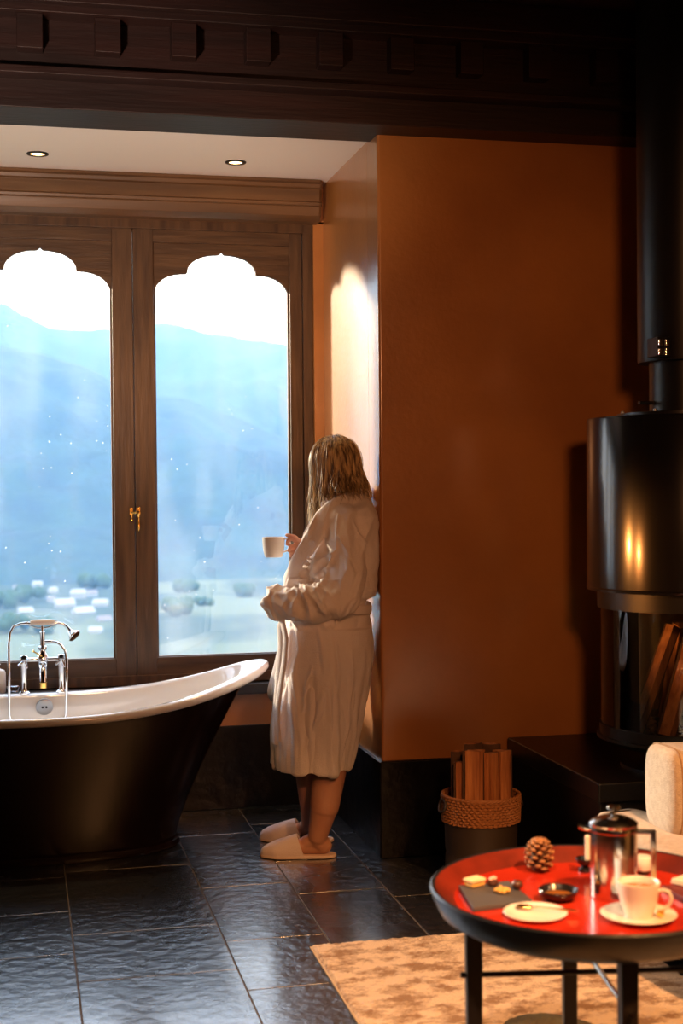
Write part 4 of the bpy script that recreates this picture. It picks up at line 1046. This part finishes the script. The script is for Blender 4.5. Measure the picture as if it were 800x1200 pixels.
for v, n in zip(me.vertices, nrm):
    p = v.co; d = 0
    if p.z < zw - .09:
        a = math.atan2(p.y-5.45, p.x-xc_); t = min(1, (zw-.09-p.z)/.25)
        nn = noise.noise(Vector((a*2.6, p.z*1.3, 2.0))) + .5*noise.noise(Vector((a*6.5, p.z*2.0, 9.0)))
        d = .024*t*nn + .008*noise.noise(Vector((a*5+p.z*6, p.z*9, 4)))*t
        if p.z < zh_ + .03: d += 0
    else:
        if p.y < 5.36 and p.x < PY(392,700,5.25).x and p.z < zw+.11:       # near forearm: rings of creases round the sleeve
            k_ = noise.noise(Vector((p.x*26 + p.z*12, p.z*10, p.y*9))); d = .016*(1-2*abs(k_)) - .010 + .005*noise.noise(p*38)
        else:
            k_ = noise.noise(Vector(((p.x - p.z*.4)*11, p.z*4.2, p.y*6))); d = .016*(1-2.2*abs(k_)) - .012 + .004*noise.noise(p*28)
    v.co = p + n*d
robe = obj('bathrobe', me, m_robe, woman)
# belt round the waist with two hanging ends
bl_ = G(); rs = []
row = (712,334,431,.170,5.425); base = rring(row, -.002)
n_ = len(base)
for j in range(n_):
    p = base[j]; o = (p - Vector((xc_, 5.425, p.z))).normalized(); dz = .016*sin(j*.4)*.2
    rs.append([p + o*.006*cos(t) + Vector((0,0,.021*sin(t)+dz)) for t in [2*pi*k/10 for k in range(10)]])
bl_.rings(rs, closed=True)
def ribbon(path, w=.018, th=.005):
    pts = [PY(*p) for p in path]; rr_ = []
    for i, p in enumerate(pts):
        t = (pts[min(i+1,len(pts)-1)] - pts[max(i-1,0)]).normalized(); wv = t.cross(Vector((.9,.45,0))).normalized(); nv = wv.cross(t)
        rr_.append([p + wv*w*cos(a) + nv*th*sin(a) for a in [2*pi*k/10 for k in range(10)]])
    bl_.rings(rr_)
ribbon([(333,716,5.33),(328,735,5.325),(329,760,5.33),(326,790,5.33),(324,820,5.33),(322,850,5.33),(322,872,5.33)])
ribbon([(332,714,5.35),(331,730,5.30),(335,748,5.29),(333,775,5.30),(329,800,5.31),(325,830,5.31),(326,868,5.315)], .016)
G_b = bl_.build('belt', m_robe, robe, ang=70)

# slippers
def slipper(toe, heel, yaw):
    d = (heel - toe); d.z = 0; L = d.length; d.normalize(); s = Vector((-d.y, d.x, 0))
    def P_(u, w, z): return Vector((toe.x, toe.y, 0)) + d*u*L + s*w + Vector((0,0,z))
    def hw(u): return .010 + .040*min(1, (u/.22))**.55 - .010*max(0, u-.3)/.5 if u < .88 else (.044-.010*.58/.5*1)*math.sqrt(max(0, 1-((u-.88)/.12)**2))**1 + .003
    us = [0,.02,.05,.1,.17,.25,.35,.45,.55,.65,.75,.84,.90,.95,.985,1]
    out = [(u, hw(u)) for u in us] + [(u, -hw(u)) for u in reversed(us)]
    g = G(); g.prism(out, lambda p: P_(p[0], p[1], .001), lambda p: P_(p[0], p[1], .013)); so = g.build('slipper', m_sole, woman, bevel=.003, seg=3)
    g = G(); rs = []
    for k in range(15):
        t = k/14; u = .006 + .575*t; h = .016 + .064*t**.62; rr_ = []
        w = hw(u) - .001
        for j in range(25):
            a = pi*j/24; ux = u - .10*t*sin(a); rr_.append(P_(ux, w*cos(a), .012 + h*sin(a)**.9))
        # inner surface back round
        for j in range(25):
            a = pi*(24-j)/24; ux = u - .10*t*sin(a); rr_.append(P_(ux, (w-.007)*cos(a), .012 + max(.001, (h-.008))*sin(a)**.9))
        rs.append(rr_)
    g.rings(rs); g.build('toe_cap', m_slip, so, ang=50)
    return so
slipper(*SN, 0)
slipper(*SF, 0)
# hair -----------------------------------------------------------------
rh = random.Random(11); g = G()
g.ell(hp_(0,-.022,.022), (.087,.093,.100), HM, 40, 26)
g.ell(hp_(0,-.058,-.032), (.072,.050,.074), HM, 28, 18)
def strand(phi, r0, end, out, wave, rad, th0):
    pts = []; ph = phi; M_ = 16; sh = (.087*r0, .096*r0, .101*r0); tl = 1.62
    for k in range(9):
        th = th0 + (tl-th0)*k/8; pts.append(hp_(sh[0]*sin(th)*sin(ph), -.018 + sh[1]*sin(th)*cos(ph), .022 + sh[2]*cos(th))); ph += rh.uniform(-.012,.012)
    p = pts[-1]; loc = HM.to_3x3().transposed() @ (p - HC); z0 = loc.z; st_ = 8; pw = rh.random()*6
    o = Vector((sin(ph), cos(ph), 0))
    for k in range(1, st_+1):
        t = k/st_; z = z0 + (end - z0)*t
        l = Vector((loc.x, loc.y, 0)) + o*(out*(t**1.5) ) + Vector((cos(ph),-sin(ph),0))*wave*sin(pw+t*5.5)*t
        pts.append(hp_(l.x, l.y, z))
    n = len(pts); g.tube(pts, [rad*(.5+.5*min(1,i/3))*(1 if i < n-4 else max(.12,(n-1-i)/4)) for i in range(n)], 5)
for i in range(900):
    phi = rh.uniform(.56, 2*pi-.62); fr = min(phi, 2*pi-phi)
    if fr < 1.35: end = rh.uniform(-.225,-.13); out = rh.uniform(-.012,.028); wv = rh.uniform(.008,.018)
    elif fr < 2.2: end = rh.uniform(-.16,-.09); out = rh.uniform(-.005,.020); wv = .010
    else: end = rh.uniform(-.14,-.07); out = rh.uniform(.0,.042); wv = .012
    strand(phi, rh.uniform(1.0,1.11), end, out, wv, rh.uniform(.0014,.0032), rh.uniform(.05,.7))
for i in range(130):                                 # the locks that hang in front, on the window side of the near cheek
    phi = 2*pi - rh.uniform(.60, 1.30)
    strand(phi, rh.uniform(1.0,1.16), rh.uniform(-.245,-.16), rh.uniform(-.022,.034), rh.uniform(.010,.026), rh.uniform(.0014,.003), rh.uniform(.3,.8))
for i in range(46):                                 # flyaway hairs
    strand(rh.uniform(.5,2*pi-.5), rh.uniform(1.06,1.20), rh.uniform(-.2,-.04), rh.uniform(-.02,.05), rh.uniform(.012,.035), .0010, rh.uniform(.1,.9))
g.build('hair', m_hair, woman, ang=80)
adopt(woman)
# coffee cup in her hand
ccx = PY(320.5, 653, HY-.004); rU = 13.3/F*5.6; hcup = (653-630)/F*5.6
t_ = thing('coffee_cup', ccx, 'white coffee cup held up by the woman before the window', 'cup')
G().lathe([(.001,0),(rU*.70,0),(rU*.76,.003),(rU*.90,hcup*.35),(rU*.98,hcup*.75),(rU,hcup),(rU-.0012,hcup+.0012),(rU-.003,hcup-.001),(rU*.92,hcup*.7),(rU*.84,hcup*.35),(rU*.6,.006),(.001,.005)], ccx, 44).build('cup_body', m_ceramic, t_)
hx = (PY(340,640,HY)-ccx); hx.z = 0; hx.normalize()
G().tube([ccx + hx*(rU*a) + Vector((0,0,hcup*b_)) for a, b_ in ((.92,.88),(1.15,.93),(1.42,.88),(1.52,.66),(1.40,.44),(1.15,.30),(.88,.26))], .0034, 10).build('handle', m_ceramic, t_)
G().lathe([(.001,hcup*.8),(rU*.9,hcup*.8),(rU*.85,hcup*.7),(.001,hcup*.7)], ccx, 32).build('coffee', m_coffee, t_); adopt(t_)
# ------------------------------------------------------------------ light
w = bpy.data.worlds.new('sky'); SC.world = w; w.use_nodes = True; nt = w.node_tree; N = nt.nodes; L = nt.links
bg = N['Background']
tc = N.new('ShaderNodeTexCoord'); sx_ = N.new('ShaderNodeSeparateXYZ'); L.new(tc.outputs['Generated'], sx_.inputs[0])
rp_ = N.new('ShaderNodeValToRGB'); L.new(sx_.outputs['Z'], rp_.inputs['Fac'])
e = rp_.color_ramp.elements; e[0].position = 0.0; e[0].color = (.55,.72,1,1); e[1].position = .5; e[1].color = (.62,.76,1,1)
m1 = rp_.color_ramp.elements.new(.10); m1.color = (1,.97,.92,1)
n = N.new('ShaderNodeTexNoise'); n.inputs['Scale'].default_value = 3; n.inputs['Detail'].default_value = 6; L.new(tc.outputs['Generated'], n.inputs['Vector'])
mr = N.new('ShaderNodeMapRange'); mr.inputs['To Min'].default_value = .75; mr.inputs['To Max'].default_value = 1.25; L.new(n.outputs['Fac'], mr.inputs['Value'])
ml = N.new('ShaderNodeMath'); ml.operation = 'MULTIPLY'; ml.inputs[1].default_value = 4.6; L.new(mr.outputs[0], ml.inputs[0])
L.new(rp_.outputs[0], bg.inputs['Color']); L.new(ml.outputs[0], bg.inputs['Strength'])
def lamp(name, kind, loc, energy, col, **k):
    l = bpy.data.lights.new(name, kind); l.energy = energy; l.color = col; o = bpy.data.objects.new(name, l); COL.objects.link(o); o.location = loc
    to = k.pop('to', None)
    for a, v in k.items():
        setattr(l.cycles, a, v) if a == 'is_portal' else setattr(l, a, v)
    if to: o.rotation_euler = (Vector(to)-Vector(loc)).to_track_quat('-Z','Y').to_euler()
    return o
o = lamp('window_portal', 'AREA', ((fx0+fx1)/2, YW+.16, (fz0+fz1)/2), 1, (1,1,1), shape='RECTANGLE', size=fx1-fx0, size_y=fz1-fz0, is_portal=True, to=((fx0+fx1)/2, 0, (fz0+fz1)/2))
# low veiled sun, up the valley to the left beyond the window
sun = lamp('sun', 'SUN', (0,0,50), 11, (1,.91,.80), angle=R(6), to=(0,0,49))
sd = Vector((.58,-.80,-.185)); sun.rotation_euler = sd.to_track_quat('-Z','Y').to_euler()
for px, py in ((44,180),(276,190)):
    c = PZ(px, py, ZC); lamp('downlight_beam', 'SPOT', (c.x,c.y,ZC-.03), 30, (1,.62,.30), spot_size=R(95), spot_blend=.8, shadow_soft_size=.03, to=(c.x,c.y,0))
# unseen warm spots around the room, without fittings; added fills marked below
lamp('table_spot', 'SPOT', (1.75,1.3,3.0), 700, (1,.43,.14), spot_size=R(50), spot_blend=.7, shadow_soft_size=.06, to=(1.3,2.9,.6))
lamp('room_spot', 'SPOT', (.91,.9,2.2), 155, (1,.40,.16), spot_size=R(50), spot_blend=.75, shadow_soft_size=.15, to=(1.5,5.3,1.45))
lamp('rug_fill', 'SPOT', (.3,1.2,2.7), 420, (1,.58,.32), spot_size=R(26), spot_blend=.8, shadow_soft_size=.08, to=(1.15,3.75,0))  # added fill that only brightens the rug, no real fitting
lamp('alcove_ceiling_fill', 'SPOT', (-.8,2.6,1.15), 430, (1,.72,.56), spot_size=R(50), spot_blend=.8, shadow_soft_size=.1, to=(.1,5.8,2.75))  # added fill from below, lifts the alcove ceiling and window header
lamp('hood_streak_fill', 'SPOT', (-1.6,4.75,1.45), 330, (1,.36,.08), spot_size=R(13), spot_blend=.6, shadow_soft_size=.06, to=(2.1,4.45,1.15))  # unseen beam added to draw an orange streak on the hood
lamp('hood_streak_fill', 'SPOT', (-1.3,3.95,1.35), 230, (1,.33,.07), spot_size=R(13), spot_blend=.6, shadow_soft_size=.05, to=(2.15,4.4,1.1))  # second added beam, for another streak on the hood
vs_ = SC.view_settings; SC.display_settings.display_device = 'sRGB'; vs_.view_transform = 'Standard'; vs_.look = 'None'; vs_.exposure = 0; vs_.gamma = 1; vs_.use_curve_mapping = False
SC.cycles.use_denoising = True
try: SC.cycles.denoiser = 'OPENIMAGEDENOISE'
except Exception: pass
SC.cycles.max_bounces = 10; SC.cycles.diffuse_bounces = 4; SC.cycles.glossy_bounces = 5; SC.cycles.transmission_bounces = 6; SC.cycles.transparent_max_bounces = 16; SC.cycles.volume_bounces = 1
SC.cycles.sample_clamp_indirect = 8; SC.cycles.caustics_reflective = False; SC.cycles.caustics_refractive = False; SC.cycles.blur_glossy = .6
